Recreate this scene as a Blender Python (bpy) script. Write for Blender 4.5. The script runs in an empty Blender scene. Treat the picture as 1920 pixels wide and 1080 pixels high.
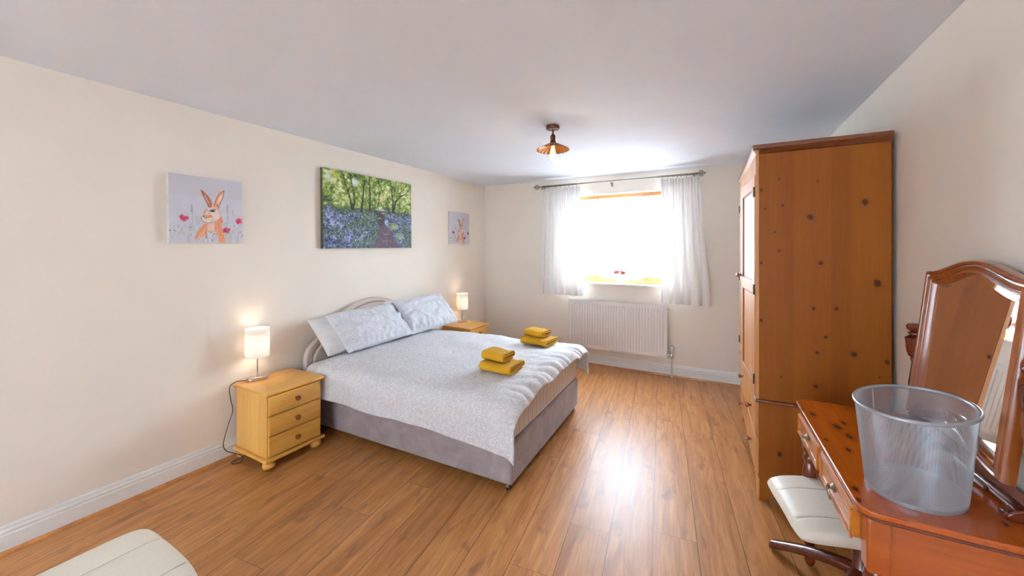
import bpy, bmesh, math, random
import numpy as np
from mathutils import Vector, Matrix, noise
PI = math.pi
random.seed(7)
scene = bpy.context.scene
C = scene.collection

# ---------------------------------------------------------------- camera, world, light, exposure
cam = bpy.data.cameras.new('camera')
cam.sensor_width = 36.0
cam.lens = 705.0 / 1920.0 * 36.0
cam.shift_y = -(540 - 467) / 1920.0
cam.clip_start = 0.02
camo = bpy.data.objects.new('camera', cam)
C.objects.link(camo)
camo.location = (0, 0, 1.47)
camo.rotation_euler = (PI / 2, 0, math.radians(28.64))
scene.camera = camo

world = bpy.data.worlds.new('world')
scene.world = world
world.use_nodes = True
bg = world.node_tree.nodes['Background']
bg.inputs['Color'].default_value = (0.66, 0.825, 1.0, 1)
bg.inputs['Strength'].default_value = 64.0

def area_light(name, loc, rot, sx, sy, power, color, portal=False):
    l = bpy.data.lights.new(name, 'AREA')
    l.shape = 'RECTANGLE'; l.size = sx; l.size_y = sy; l.energy = power; l.color = color
    if portal: l.cycles.is_portal = True
    o = bpy.data.objects.new(name, l); C.objects.link(o)
    o.location = loc; o.rotation_euler = rot
    return o
# daylight guides at the front window opening (they only steer sky sampling)
area_light('front_window_portal', (-1.08, 5.02, 1.6), (-PI / 2, 0, 0), 1.46, 1.10, 1, (1, 1, 1), True)

scene.view_settings.view_transform = 'Standard'
scene.view_settings.look = 'None'
scene.view_settings.gamma = 1.0
scene.view_settings.use_curve_mapping = False
scene.view_settings.exposure = 0.82

# ---------------------------------------------------------------- node helpers
def srgb(r, g, b):
    f = lambda c: (c / 255 / 12.92) if c / 255 <= 0.04045 else ((c / 255 + 0.055) / 1.055) ** 2.4
    return (f(r), f(g), f(b), 1.0)

class NT:
    def __init__(s, name):
        s.m = bpy.data.materials.new(name); s.m.use_nodes = True
        s.t = s.m.node_tree; s.b = s.t.nodes['Principled BSDF']; s.out = s.t.nodes['Material Output']
    def n(s, typ, **kw):
        nd = s.t.nodes.new(typ)
        for k, v in kw.items():
            if isinstance(k, str) and hasattr(nd, k): setattr(nd, k, v)
        return nd
    def l(s, a, b): s.t.links.new(a, b)
    def val(s, sock, v): sock.default_value = v
    def coord(s, which='Object'): return s.n('ShaderNodeTexCoord').outputs[which]
    def mapping(s, src, scale=(1, 1, 1), loc=(0, 0, 0), rot=(0, 0, 0)):
        m = s.n('ShaderNodeMapping'); s.l(src, m.inputs['Vector'])
        m.inputs['Scale'].default_value = scale; m.inputs['Location'].default_value = loc; m.inputs['Rotation'].default_value = rot
        return m.outputs['Vector']
    def noise(s, vec, scale, detail=3, dist=0.0, rough=0.5):
        nd = s.n('ShaderNodeTexNoise'); s.l(vec, nd.inputs['Vector'])
        nd.inputs['Scale'].default_value = scale; nd.inputs['Detail'].default_value = detail
        nd.inputs['Distortion'].default_value = dist; nd.inputs['Roughness'].default_value = rough
        return nd.outputs['Fac']
    def ramp(s, fac, stops, interp='LINEAR'):
        r = s.n('ShaderNodeValToRGB'); s.l(fac, r.inputs['Fac']); cr = r.color_ramp; cr.interpolation = interp
        while len(cr.elements) < len(stops): cr.elements.new(0.5)
        for e, (p, c) in zip(cr.elements, stops):
            e.position = p; e.color = c if len(c) == 4 else (*c, 1)
        return r.outputs['Color']
    def mix(s, fac, a, b, mode='MIX'):
        m = s.n('ShaderNodeMix'); m.data_type = 'RGBA'; m.blend_type = mode
        for sock, v in ((m.inputs[0], fac), (m.inputs[6], a), (m.inputs[7], b)):
            if isinstance(v, (int, float, tuple)): sock.default_value = v
            else: s.l(v, sock)
        return m.outputs[2]
    def math(s, op, a, b=0.0):
        m = s.n('ShaderNodeMath'); m.operation = op
        for sock, v in ((m.inputs[0], a), (m.inputs[1], b)):
            if isinstance(v, (int, float)): sock.default_value = v
            else: s.l(v, sock)
        return m.outputs[0]
    def bump(s, h, strength=0.3, dist=0.002):
        b = s.n('ShaderNodeBump'); s.l(h, b.inputs['Height']); b.inputs['Strength'].default_value = strength; b.inputs['Distance'].default_value = dist
        s.l(b.outputs['Normal'], s.b.inputs['Normal'])
    def set(s, color=None, rough=None, metal=None, coat=None, spec=None):
        if color is not None:
            if isinstance(color, tuple): s.b.inputs['Base Color'].default_value = color
            else: s.l(color, s.b.inputs['Base Color'])
        if rough is not None: s.b.inputs['Roughness'].default_value = rough
        if metal is not None: s.b.inputs['Metallic'].default_value = metal
        if coat is not None:
            s.b.inputs['Coat Weight'].default_value = coat; s.b.inputs['Coat Roughness'].default_value = 0.12
        if spec is not None: s.b.inputs['Specular IOR Level'].default_value = spec
        return s.m

def scl(c, k): return (c[0] * k, c[1] * k, c[2] * k, 1)
WHITE = (1, 1, 1, 1)

def plain(name, col, rough=0.5, metal=0.0, coat=None, nscale=40.0, var=0.05, bump=0.0, spec=None):
    t = NT(name)
    v = t.coord(); f = t.noise(v, nscale, 4)
    c = t.ramp(f, [(0.3, scl(col, 1 - var)), (0.7, scl(col, 1 + var))])
    if bump: t.bump(f, bump, 0.002)
    return t.set(c, rough, metal, coat, spec)

def wood(name, light, dark, axis=2, rough=0.4, coat=0.2, knots=0.0, boards=0.0, bax=0, gs=16.0, knot_col=(0.06, 0.02, 0.008, 1), contrast=1.0, spec=None):
    """grain runs along `axis`; boards = width of the glued boards across `bax`"""
    t = NT(name)
    co = t.coord()
    sc = [1.0, 1.0, 1.0]; sc[axis] = 0.07
    v = t.mapping(co, scale=tuple(sc))
    big = t.noise(v, gs * 0.35, 3, 1.2)
    fine = t.noise(v, gs * 5, 5, 0.6, 0.6)
    f = t.math('ADD', t.math('MULTIPLY', big, 0.65), t.math('MULTIPLY', fine, 0.35))
    lo, hi = 0.5 - 0.16 / contrast, 0.5 + 0.16 / contrast
    col = t.ramp(f, [(lo, dark), (hi, light)])
    if boards:
        sep = t.n('ShaderNodeSeparateXYZ'); t.l(co, sep.inputs[0])
        k = t.math('FLOOR', t.math('DIVIDE', sep.outputs[bax], boards))
        wn = t.n('ShaderNodeTexWhiteNoise'); wn.noise_dimensions = '1D'; t.l(k, wn.inputs['W'])
        shade = t.ramp(wn.outputs['Value'], [(0, (0.91, 0.87, 0.85, 1)), (1, (1.05, 1.06, 1.04, 1))])
        col = t.mix(1.0, col, shade, 'MULTIPLY')
    if knots:
        ks = [3.6, 3.6, 3.6]; ks[axis] = 1.7
        kv = t.mapping(co, scale=tuple(ks), loc=(3.3, 1.7, 0.4))
        vo = t.n('ShaderNodeTexVoronoi'); t.l(kv, vo.inputs['Vector']); vo.inputs['Scale'].default_value = 1.35
        km = t.ramp(vo.outputs['Distance'], [(knots * 0.6, WHITE), (knots, (0, 0, 0, 1))])
        halo = t.ramp(vo.outputs['Distance'], [(knots, (0.45, 0.45, 0.45, 1)), (knots * 3.2, (0, 0, 0, 1))])
        col = t.mix(halo, col, scl(dark, 0.75))
        col = t.mix(km, col, knot_col)
    t.bump(fine, 0.08, 0.001)
    return t.set(col, rough, 0, coat, spec)

# ---------------------------------------------------------------- mesh helpers
def obj(name, bm, mat, parent=None, bevel=0.0, smooth=False, subsurf=0, seg=2, recalc=True):
    if recalc: bmesh.ops.recalc_face_normals(bm, faces=bm.faces[:])
    me = bpy.data.meshes.new(name); bm.to_mesh(me); bm.free()
    o = bpy.data.objects.new(name, me); C.objects.link(o)
    if mat: me.materials.append(mat)
    if parent: o.parent = parent
    if smooth:
        me.polygons.foreach_set('use_smooth', [True] * len(me.polygons))
        try: me.set_sharp_from_angle(angle=math.radians(42))
        except Exception: pass
    if bevel:
        b = o.modifiers.new('bevel', 'BEVEL'); b.width = bevel; b.segments = seg; b.limit_method = 'ANGLE'; b.angle_limit = math.radians(40)
        b.harden_normals = False
    if subsurf:
        s = o.modifiers.new('sub', 'SUBSURF'); s.levels = subsurf; s.render_levels = subsurf
    return o

def thing(name, label, cat, loc=(0, 0, 0), rz=0.0, group=None):
    o = bpy.data.objects.new(name, None); C.objects.link(o)
    o.empty_display_size = 0.1
    o.location = loc; o.rotation_euler = (0, 0, rz)
    return tag(o, label, cat, group)
def tag(o, label, cat, group=None):
    o['label'] = label; o['category'] = cat
    if group: o['group'] = group
    return o
def struct(o, label=None):
    o['kind'] = 'structure'
    if label: o['label'] = label
    return o

def box(bm, x0, x1, y0, y1, z0, z1):
    vs = [bm.verts.new(p) for p in ((x0, y0, z0), (x1, y0, z0), (x1, y1, z0), (x0, y1, z0), (x0, y0, z1), (x1, y0, z1), (x1, y1, z1), (x0, y1, z1))]
    for f in ((3, 2, 1, 0), (4, 5, 6, 7), (0, 1, 5, 4), (1, 2, 6, 5), (2, 3, 7, 6), (3, 0, 4, 7)): bm.faces.new([vs[i] for i in f])
def B(*a):
    bm = bmesh.new(); box(bm, *a); return bm
def prism(bm, poly, a, b, axis='x'):
    """poly: list of 2D points; axis x -> (y,z), y -> (x,z), z -> (x,y)"""
    def P(p, t):
        return {'x': (t, p[0], p[1]), 'y': (p[0], t, p[1]), 'z': (p[0], p[1], t)}[axis]
    v0 = [bm.verts.new(P(p, a)) for p in poly]; v1 = [bm.verts.new(P(p, b)) for p in poly]
    n = len(poly)
    bm.faces.new(v0[::-1]); bm.faces.new(v1)
    for i in range(n): bm.faces.new((v0[i], v0[(i + 1) % n], v1[(i + 1) % n], v1[i]))
def frame(axis):
    a = Vector(axis).normalized()
    u = a.orthogonal().normalized(); return a, u, a.cross(u)
def lathe(bm, prof, o=(0, 0, 0), axis=(0, 0, 1), segs=24, cap=True, rfun=None):
    """prof: list of (radius, height along axis)"""
    a, u, w = frame(axis); o = Vector(o); rings = []
    for r, h in prof:
        ring = []
        for i in range(segs):
            t = 2 * PI * i / segs
            rr = r * (rfun(t, h) if rfun else 1)
            ring.append(bm.verts.new(o + a * h + (u * math.cos(t) + w * math.sin(t)) * rr))
        rings.append(ring)
    for k in range(len(rings) - 1):
        for i in range(segs):
            j = (i + 1) % segs
            bm.faces.new((rings[k][i], rings[k][j], rings[k + 1][j], rings[k + 1][i]))
    if cap:
        bm.faces.new(rings[0][::-1]); bm.faces.new(rings[-1])
def tube(bm, pts, r, segs=8, closed=False):
    pts = [Vector(p) for p in pts]; n = len(pts); rings = []; prev = None
    for i, p in enumerate(pts):
        if closed: d = pts[(i + 1) % n] - pts[i - 1]
        else: d = pts[min(i + 1, n - 1)] - pts[max(i - 1, 0)]
        d.normalize()
        if prev is None: u = d.orthogonal().normalized()
        else:
            u = prev - d * prev.dot(d)
            u = u.normalized() if u.length > 1e-6 else d.orthogonal().normalized()
        prev = u; w = d.cross(u)
        rr = r[i] if isinstance(r, (list, tuple)) else r
        rings.append([bm.verts.new(p + (u * math.cos(2 * PI * k / segs) + w * math.sin(2 * PI * k / segs)) * rr) for k in range(segs)])
    m = n if closed else n - 1
    for i in range(m):
        a, b = rings[i], rings[(i + 1) % n]
        for k in range(segs):
            j = (k + 1) % segs; bm.faces.new((a[k], a[j], b[j], b[k]))
    if not closed: bm.faces.new(rings[0][::-1]); bm.faces.new(rings[-1])
def ball(bm, c, r, sx=1, sy=1, sz=1, seg=16, rings=10):
    m = Matrix.Translation(c) @ Matrix.Diagonal((sx, sy, sz, 1))
    bmesh.ops.create_uvsphere(bm, u_segments=seg, v_segments=rings, radius=r, matrix=m)
def smoothcurve(pts, k=8):
    """catmull-rom"""
    pts = [Vector(p) for p in pts]; out = []
    P = [pts[0] * 2 - pts[1]] + pts + [pts[-1] * 2 - pts[-2]]
    for i in range(1, len(P) - 2):
        for j in range(k):
            t = j / k
            out.append(0.5 * ((2 * P[i]) + (P[i + 1] - P[i - 1]) * t + (2 * P[i - 1] - 5 * P[i] + 4 * P[i + 1] - P[i + 2]) * t * t + (3 * P[i] - P[i - 1] - 3 * P[i + 1] + P[i + 2]) * t ** 3))
    out.append(pts[-1]); return out
def sstep(a, b, x):
    t = max(0, min(1, (x - a) / (b - a))); return t * t * (3 - 2 * t)
def grid(bm, nu, nv, fn, closed_u=False):
    V = [[bm.verts.new(fn(i / nu, j / nv)) for j in range(nv + 1)] for i in range(nu + (0 if closed_u else 1))]
    n = len(V)
    for i in range(nu):
        for j in range(nv):
            bm.faces.new((V[i][j], V[(i + 1) % n][j], V[(i + 1) % n][j + 1], V[i][j + 1]))
    return V
def dup(root, loc, rz, label, group=None):
    r = root.copy(); C.objects.link(r); r.location = loc; r.rotation_euler = (0, 0, rz)
    r['label'] = label
    if group: r['group'] = group
    for ch in list(root.children):
        c = ch.copy(); C.objects.link(c); c.parent = r
        for g in ch.children:
            d = g.copy(); C.objects.link(d); d.parent = c
    return r

# ---------------------------------------------------------------- materials of the shell
XL, XR, YF, YN, ZC = -3.03, 0.814, 4.71, -3.0, 2.40
def wall_mat(name, col):
    t = NT(name); v = t.coord()
    f = t.noise(v, 3.0, 3); g = t.noise(v, 260.0, 3)
    c = t.ramp(f, [(0.3, scl(col, 0.985)), (0.7, scl(col, 1.015))])
    t.bump(g, 0.08, 0.001)
    return t.set(c, 0.75)
M_wall = wall_mat('cream_wall_paint', srgb(243, 231, 216))
M_ceil = wall_mat('ceiling_paint', srgb(237, 241, 247))
M_gloss = plain('white_gloss_paint', srgb(240, 238, 234), 0.3, var=0.01)

def floor_mat():
    t = NT('laminate_planks')
    uv = t.n('ShaderNodeUVMap'); uv.uv_map = 'UVMap'
    at = t.n('ShaderNodeAttribute'); at.attribute_name = 'plank'
    rnd = at.outputs['Fac']
    comb = t.n('ShaderNodeCombineXYZ'); sep = t.n('ShaderNodeSeparateXYZ'); t.l(uv.outputs['UV'], sep.inputs[0])
    t.l(t.math('ADD', sep.outputs[0], t.math('MULTIPLY', rnd, 37.0)), comb.inputs[0])
    t.l(t.math('ADD', sep.outputs[1], t.math('MULTIPLY', rnd, 11.0)), comb.inputs[1])
    v = t.mapping(comb.outputs[0], scale=(0.9, 9, 1))
    big = t.noise(v, 1.6, 5, 1.6, 0.55)
    v2 = t.mapping(comb.outputs[0], scale=(3.5, 60, 1))
    fine = t.noise(v2, 1.4, 5, 0.8, 0.65)
    v3 = t.mapping(comb.outputs[0], scale=(3.4, 9, 1))
    blot = t.noise(v3, 1.5, 3, 0.7, 0.5)
    col = t.ramp(big, [(0.28, srgb(162, 102, 52)), (0.5, srgb(188, 126, 68)), (0.72, srgb(204, 146, 88))])
    col = t.mix(t.ramp(fine, [(0.34, (0.5, 0.5, 0.5, 1)), (0.58, (0, 0, 0, 1))]), col, srgb(142, 88, 50))
    col = t.mix(t.ramp(blot, [(0.58, (0, 0, 0, 1)), (0.76, (0.7, 0.7, 0.7, 1))]), col, srgb(118, 76, 54))
    tint = t.ramp(rnd, [(0, (0.90, 0.88, 0.86, 1)), (1, (1.06, 1.05, 1.04, 1))])
    col = t.mix(1.0, col, tint, 'MULTIPLY')
    # grooves at the plank edges: uv.y runs 0..0.207 across, second uv layer carries distance to the ends
    e = t.n('ShaderNodeUVMap'); e.uv_map = 'Edge'; es = t.n('ShaderNodeSeparateXYZ'); t.l(e.outputs['UV'], es.inputs[0])
    def edge(s, L, w):
        a = t.math('MINIMUM', s, t.math('SUBTRACT', L, s)); return t.math('LESS_THAN', a, w)
    g1 = edge(sep.outputs[1], 0.207, 0.0016)
    g2 = t.math('LESS_THAN', es.outputs[0], 0.0016)
    g = t.math('MAXIMUM', g1, g2)
    col = t.mix(g, col, srgb(84, 54, 36))
    r = t.math('ADD', 0.30, t.math('MULTIPLY', fine, 0.16)); t.l(r, t.b.inputs['Roughness'])
    t.bump(fine, 0.12, 0.0008)
    t.set(col); t.b.inputs['Coat Weight'].default_value = 0.0; t.b.inputs['Specular IOR Level'].default_value = 0.38
    return t.m

# ---------------------------------------------------------------- floor: planks laid 7 degrees off the walls
def build_floor():
    a = math.radians(6.98); p = Vector((-math.sin(a), math.cos(a))); q = Vector((math.cos(a), math.sin(a)))
    w = 0.207; L = 1.38
    bm = bmesh.new(); uvl = bm.loops.layers.uv.new('UVMap'); el = bm.loops.layers.uv.new('Edge')
    pl = bm.faces.layers.float.new('plank')
    rnd = random.Random(3)
    # along-board joint positions read where they show in the middle of the room
    known = {-2: 1.99, -1: 2.56, 0: 2.09, 1: 1.88, 3: 1.80, -3: 1.63, -4: 1.2}
    for k in range(-22, 10):
        x0 = -0.0403 + (k) * w; x1 = x0 + w
        off = known.get(k, rnd.uniform(0, L))
        s = off - L * 6
        while s < 7:
            c = [(s, x0), (s + L, x0), (s + L, x1), (s, x1)]
            vs = [bm.verts.new((p.x * u + q.x * v, p.y * u + q.y * v, 0)) for u, v in c]
            # split in four along the length so that the end groove can be interpolated
            f = bm.faces.new(vs); r = rnd.random(); f[pl] = r
            for lp, (u, v) in zip(f.loops, c):
                lp[uvl].uv = (u - s, v - x0)
            s += L
    # end distance: bisect each plank at its middle
    for f in bm.faces:
        pass
    for (co, no) in (((XL - .02, 0, 0), (-1, 0, 0)), ((XR + .02, 0, 0), (1, 0, 0)), ((0, YF + .02, 0), (0, 1, 0)), ((0, YN - .02, 0), (0, -1, 0))):
        bmesh.ops.bisect_plane(bm, geom=bm.verts[:] + bm.edges[:] + bm.faces[:], plane_co=co, plane_no=no, clear_outer=True)
    for f in bm.faces:
        for lp in f.loops: lp[el].uv = (0.5, 0)
    for f in bm.faces:
        if f.normal.z < 0: f.normal_flip()
    me = bpy.data.meshes.new('floor')
    bm.to_mesh(me); bm.free()
    o = bpy.data.objects.new('floor', me); C.objects.link(o); return o
fl = build_floor()
Mf = floor_mat(); fl.data.materials.append(Mf)
# the end grooves use uv.x directly (0..1.38)
for n_ in list(Mf.node_tree.nodes):
    if n_.type == 'UVMAP' and n_.uv_map == 'Edge':
        for nd in Mf.node_tree.nodes:
            if nd.type == 'SEPXYZ' and nd.inputs[0].is_linked and nd.inputs[0].links[0].from_node == n_:
                uvn = [q for q in Mf.node_tree.nodes if q.type == 'UVMAP' and q.uv_map == 'UVMap'][0]
                Mf.node_tree.links.new(uvn.outputs['UV'], nd.inputs[0])
struct(fl, 'warm oak laminate floor of long planks')
sl = obj('floor_slab', B(XL - .2, XR + .2, YN - .2, YF + .3, -0.2, -0.004), M_gloss, fl)

struct(obj('ceiling', B(XL - .2, XR + .2, YN - .2, YF + .3, ZC, ZC + .15), M_ceil), 'smooth white ceiling')
struct(obj('wall_left', B(XL - .2, XL, YN - .2, YF + .3, 0, ZC), M_wall), 'cream painted wall behind the bed')
struct(obj('wall_right', B(XR, XR + .2, YN - .2, YF + .3, 0, ZC), M_wall), 'cream painted wall behind the wardrobe')
def wall_with_hole(x0, x1, y0, y1, z1, hx0, hx1, hz0, hz1):
    bm = bmesh.new()
    box(bm, x0, hx0, y0, y1, 0, z1); box(bm, hx1, x1, y0, y1, 0, z1)
    if hz0 > 0: box(bm, hx0, hx1, y0, y1, 0, hz0)
    box(bm, hx0, hx1, y0, y1, hz1, z1)
    return bm
WX0, WX1, WZ0, WZ1 = -1.82, -0.34, 1.04, 2.165
struct(obj('wall_far', wall_with_hole(XL, XR, YF, YF + .3, ZC, WX0, WX1, WZ0 - 0.025, WZ1), M_wall), 'cream painted wall with the window and radiator')
struct(obj('wall_near', wall_with_hole(XL, XR, YN - .08, YN, ZC, -2.4, .2, .3, 2.2), M_wall), 'cream painted wall behind the camera')

# skirting boards
def skirt(length):
    bm = bmesh.new()
    prof = [(0, 0.0), (0.019, 0.0), (0.019, 0.088), (0.014, 0.094), (0.0165, 0.100), (0.0165, 0.108), (0.010, 0.114), (0.009, 0.126), (0.004, 0.134), (0, 0.134)]
    prism(bm, [(a, b) for a, b in prof], 0, length, 'x')   # (y,z) profile running along x
    return bm
o = obj('baseboard_left', skirt(YF - YN), M_gloss); o.rotation_euler = (0, 0, -PI / 2); o.location = (XL, YF, 0); struct(o, 'white moulded skirting board under the left wall')
o = obj('baseboard_far', skirt(XR - XL), M_gloss); o.rotation_euler = (0, 0, PI); o.location = (XR, YF, 0); struct(o, 'white moulded skirting board under the window wall')
o = obj('baseboard_right', skirt(YF - YN), M_gloss); o.rotation_euler = (0, 0, PI / 2); o.location = (XR, YN, 0); struct(o, 'white moulded skirting board under the right wall')
M_bead = wood('oak_bead', srgb(196, 128, 66), srgb(150, 90, 44), axis=1, rough=0.4)
def bead(length):
    bm = bmesh.new(); pts = [(0, 0)] + [(0.017 * math.cos(t), 0.017 * math.sin(t)) for t in [i * PI / 2 / 5 for i in range(6)]]
    prism(bm, pts, 0, length, 'x'); return bm
o = obj('trim_1', bead(YF - YN), M_bead, smooth=True); o.rotation_euler = (0, 0, -PI / 2); o.location = (XL + .019, YF, 0); struct(o, 'wooden bead between left skirting and floor')
o = obj('trim_2', bead(XR - XL - .04), M_bead, smooth=True); o.rotation_euler = (0, 0, PI); o.location = (XR - .02, YF - .019, 0); struct(o, 'wooden bead between far skirting and floor')
struct(obj('trim_3', B(XL, XR, YF - .006, YF, ZC - .012, ZC), M_ceil), 'thin white line along the top of the window wall')

# ---------------------------------------------------------------- window
M_oak = wood('honey_window_timber', srgb(192, 136, 74), srgb(160, 106, 52), axis=0, rough=0.35)
M_glass = NT('window_glass')
tb = M_glass.n('ShaderNodeBsdfTransparent'); gb = M_glass.n('ShaderNodeBsdfGlossy'); gb.inputs['Roughness'].default_value = 0.02
mx = M_glass.n('ShaderNodeMixShader'); mx.inputs[0].default_value = 0.06
M_glass.l(tb.outputs[0], mx.inputs[1]); M_glass.l(gb.outputs[0], mx.inputs[2]); M_glass.l(mx.outputs[0], M_glass.out.inputs['Surface']); M_glass = M_glass.m
win = struct(bpy.data.objects.new('window_1', None), 'timber window in a white recess behind the net curtains'); C.objects.link(win)
FY0, FY1 = YF + .12, YF + .19
bm = bmesh.new()
box(bm, WX0, WX0 + .05, FY0, FY1, WZ0, WZ1); box(bm, WX1 - .05, WX1, FY0, FY1, WZ0, WZ1)
box(bm, WX0 + .05, WX1 - .05, FY0, FY1, WZ0, WZ0 + .05); box(bm, WX0 + .05, WX1 - .05, FY0, FY1, WZ1 - .05, WZ1)
obj('window_frame', bm, M_oak, win, bevel=.004)
for mxx in (-1.371, -0.787):
    obj('mullion', B(mxx - .03, mxx + .03, FY0 - .002, FY1, WZ0 + .05, WZ1 - .05), M_oak, win, bevel=.004)
for i, (a, b) in enumerate(((WX0 + .05, -1.401), (-1.341, -0.817), (-0.757, WX1 - .05))):
    if i != 1:
        bm = bmesh.new(); z0, z1 = WZ0 + .05, WZ1 - .05
        box(bm, a, a + .045, FY0 + .008, FY1 - .01, z0, z1); box(bm, b - .045, b, FY0 + .008, FY1 - .01, z0, z1)
        box(bm, a + .045, b - .045, FY0 + .008, FY1 - .01, z0, z0 + .045); box(bm, a + .045, b - .045, FY0 + .008, FY1 - .01, z1 - .045, z1)
        sa = obj('sash', bm, M_oak, win, bevel=.003)
    else: sa = win
    obj('pane', B(a + .002, b - .002, FY0 + .03, FY0 + .034, WZ0 + .052, WZ1 - .052), M_glass, sa)
obj('window_sill', B(WX0 - .03, WX1 + .03, YF - .032, FY1, WZ0 - .025, WZ0), M_gloss, win, bevel=.006)

# added window behind the camera, never in view, admits soft fill light
fill_win = struct(bpy.data.objects.new('fill_window', None), 'added unseen window behind the camera for fill light'); C.objects.link(fill_win)
bm = bmesh.new()
for a in (-2.4, -1.13, 0.14): box(bm, a, a + .06, YN - .06, YN - .01, .36, 2.14)
box(bm, -2.4, .2, YN - .06, YN - .01, .3, .36); box(bm, -2.4, .2, YN - .06, YN - .01, 2.14, 2.2)
obj('window_frame', bm, M_gloss, fill_win, bevel=.003)

# neighbouring house and paving seen faintly through the net curtain
M_render = plain('pale_render', srgb(226, 224, 220), 0.9, var=0.03, nscale=6)
M_slate = plain('grey_door_paint', srgb(138, 146, 152), 0.5, var=0.02)
M_pave = plain('paving', srgb(120, 122, 124), 0.9, var=0.08, nscale=4)
nb = thing('neighbouring_house', 'pale rendered house across the yard, seen faintly through the net curtain', 'house', (-1.6, 10.4, 0))
obj('wall', B(-2.6, 3.2, 0, .3, -0.2, 2.75), M_render, nb)
bm = bmesh.new(); prism(bm, [(-0.3, 2.75), (.6, 2.75), (.6, 3.0)], -2.8, 3.4, 'x'); obj('roof', bm, M_slate, nb)
obj('door', B(0.9, 1.85, -.04, 0, -0.1, 2.05), M_slate, nb, bevel=.01)
struct(obj('ground', B(-12, 12, 5.05, 16, -.3, -.2), M_pave), 'paved yard outside the window')

# ---------------------------------------------------------------- bed
BR = math.radians(1.6)
M_velvet = NT('mauve_grey_velvet')
v = M_velvet.coord(); f = M_velvet.noise(v, 9, 5, .5, .6); g = M_velvet.noise(v, 400, 2)
M_velvet.bump(g, .2, .001)
c = M_velvet.ramp(f, [(.3, srgb(136, 119, 119)), (.7, srgb(163, 146, 144))])
M_velvet.set(c, .75); M_velvet.b.inputs['Sheen Weight'].default_value = .5; M_velvet.b.inputs['Sheen Roughness'].default_value = .4
M_velvet = M_velvet.m
M_head = plain('pale_mauve_velvet', srgb(204, 184, 172), .7, var=.05, nscale=20, bump=.1)
M_head2 = plain('mauve_piping', srgb(150, 130, 122), .6)
M_black = plain('black_plastic', srgb(24, 24, 26), .35)
M_chrome = plain('brushed_steel', srgb(190, 186, 180), .25, 1.0, var=.03)
BL, BW = 1.905, 1.36                                       # length, width
bed = thing('divan_bed', 'double divan bed with mauve-grey velvet base and low arched headboard against the left wall', 'bed', (XL + .045, 1.905, 0), BR)
bm = bmesh.new(); box(bm, .07, BL, 0.015, BW - .0, .045, .295)
obj('base', bm, M_velvet, bed, bevel=.018, seg=4, smooth=True)
for (cx, cy) in ((BL - .04, .05), (BL - .04, BW - .05), (.12, .05), (.12, BW - .05)):
    bm = bmesh.new()
    lathe(bm, [(.018, -.011), (.021, -.006), (.021, .006), (.018, .011)], (cx, cy, .021), (0, 1, 0), 18)
    cst = obj('castor', bm, M_black, bed, smooth=True)
    bm = bmesh.new(); box(bm, cx - .012, cx + .012, cy - .017, cy - .013, .02, .05); box(bm, cx - .012, cx + .012, cy + .013, cy + .017, .02, .05); box(bm, cx - .012, cx + .012, cy - .0135, cy + .0135, .044, .05)
    obj('castor_fork', bm, M_chrome, cst)
# headboard profile (y from the centre, z)
hb = [(-.70, .12), (-.70, .56), (-.69, .61), (-.665, .655), (-.62, .695), (-.56, .735), (-.48, .80), (-.39, .870), (-.29, .928), (-.19, .965), (-.09, .988), (0, .995)]
hp = [Vector((a, b, 0)) for a, b in hb]
half = smoothcurve(hp[1:], 4); half = [(p.x, p.y) for p in half]
prof = [(-.70, .12)] + half + [(-a, b) for a, b in half[::-1][1:]] + [(.70, .12)]
cy = BW / 2 - .005
bm = bmesh.new(); prism(bm, [(cy + a, b) for a, b in prof], 0, .045, 'x')
hbd = obj('headboard', bm, M_head, bed, bevel=.012, seg=3, smooth=True)
inner = [(a * .915, .12 + (b - .12) * (1 - .055) if b > .13 else .13) for a, b in prof]
bm = bmesh.new(); prism(bm, [(cy + a, b) for a, b in inner], .040, .066, 'x')
obj('headboard_pad', bm, M_head, hbd, bevel=.014, seg=4, smooth=True)
bm = bmesh.new(); tube(bm, [(.047, cy + a * 1.0, b) for a, b in [(p[0] * .935, .12 + (p[1] - .12) * .958) for p in prof[1:-1]]], .005, 8)
obj('piping', bm, M_head2, hbd, smooth=True)
for i in range(-4, 5):
    bm = bmesh.new(); y = cy + i * .125; zt = .92 - .018 * i * i - (.02 if abs(i) > 3 else 0)
    tube(bm, [(.066, y, .45), (.067, y, zt - .05), (.062, cy + i * .135, zt)], .0035, 6)
    obj('flute_stitching', bm, M_head2, hbd, smooth=True)

# mattress with ticking stripes
def stripes():
    t = NT('striped_ticking'); co = t.coord(); sp = t.n('ShaderNodeSeparateXYZ'); t.l(co, sp.inputs[0])
    s = t.math('ADD', sp.outputs[0], sp.outputs[1])
    fr = t.math('FRACT', t.math('MULTIPLY', s, 15.0))
    c = t.ramp(fr, [(0, srgb(228, 219, 214)), (.42, srgb(228, 219, 214)), (.46, srgb(184, 166, 156)), (.58, srgb(192, 174, 164)), (.62, srgb(240, 235, 232)), (.78, srgb(240, 235, 232)), (.80, srgb(176, 162, 156)), (.86, srgb(216, 206, 200))])
    t.bump(t.noise(co, 25, 3), .2, .004)
    return t.set(c, .8)
mat_o = thing('mattress', 'mattress with tan and white ticking stripes, showing at the foot of the bed', 'mattress', (XL + .045, 1.905, .297), BR)
bm = bmesh.new(); box(bm, .075, BL - .005, .02, BW - .01, 0, .235)
bmesh.ops.subdivide_edges(bm, edges=bm.edges[:], cuts=3, use_grid_fill=True)
obj('mattress_body', bm, stripes(), mat_o, bevel=.035, seg=4, smooth=True)
M_tape = plain('mattress_piping_tape', srgb(222, 214, 208), .7)
r = [( .085, .03), (BL - .015, .03), (BL - .015, BW - .02), (.085, BW - .02)]
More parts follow.
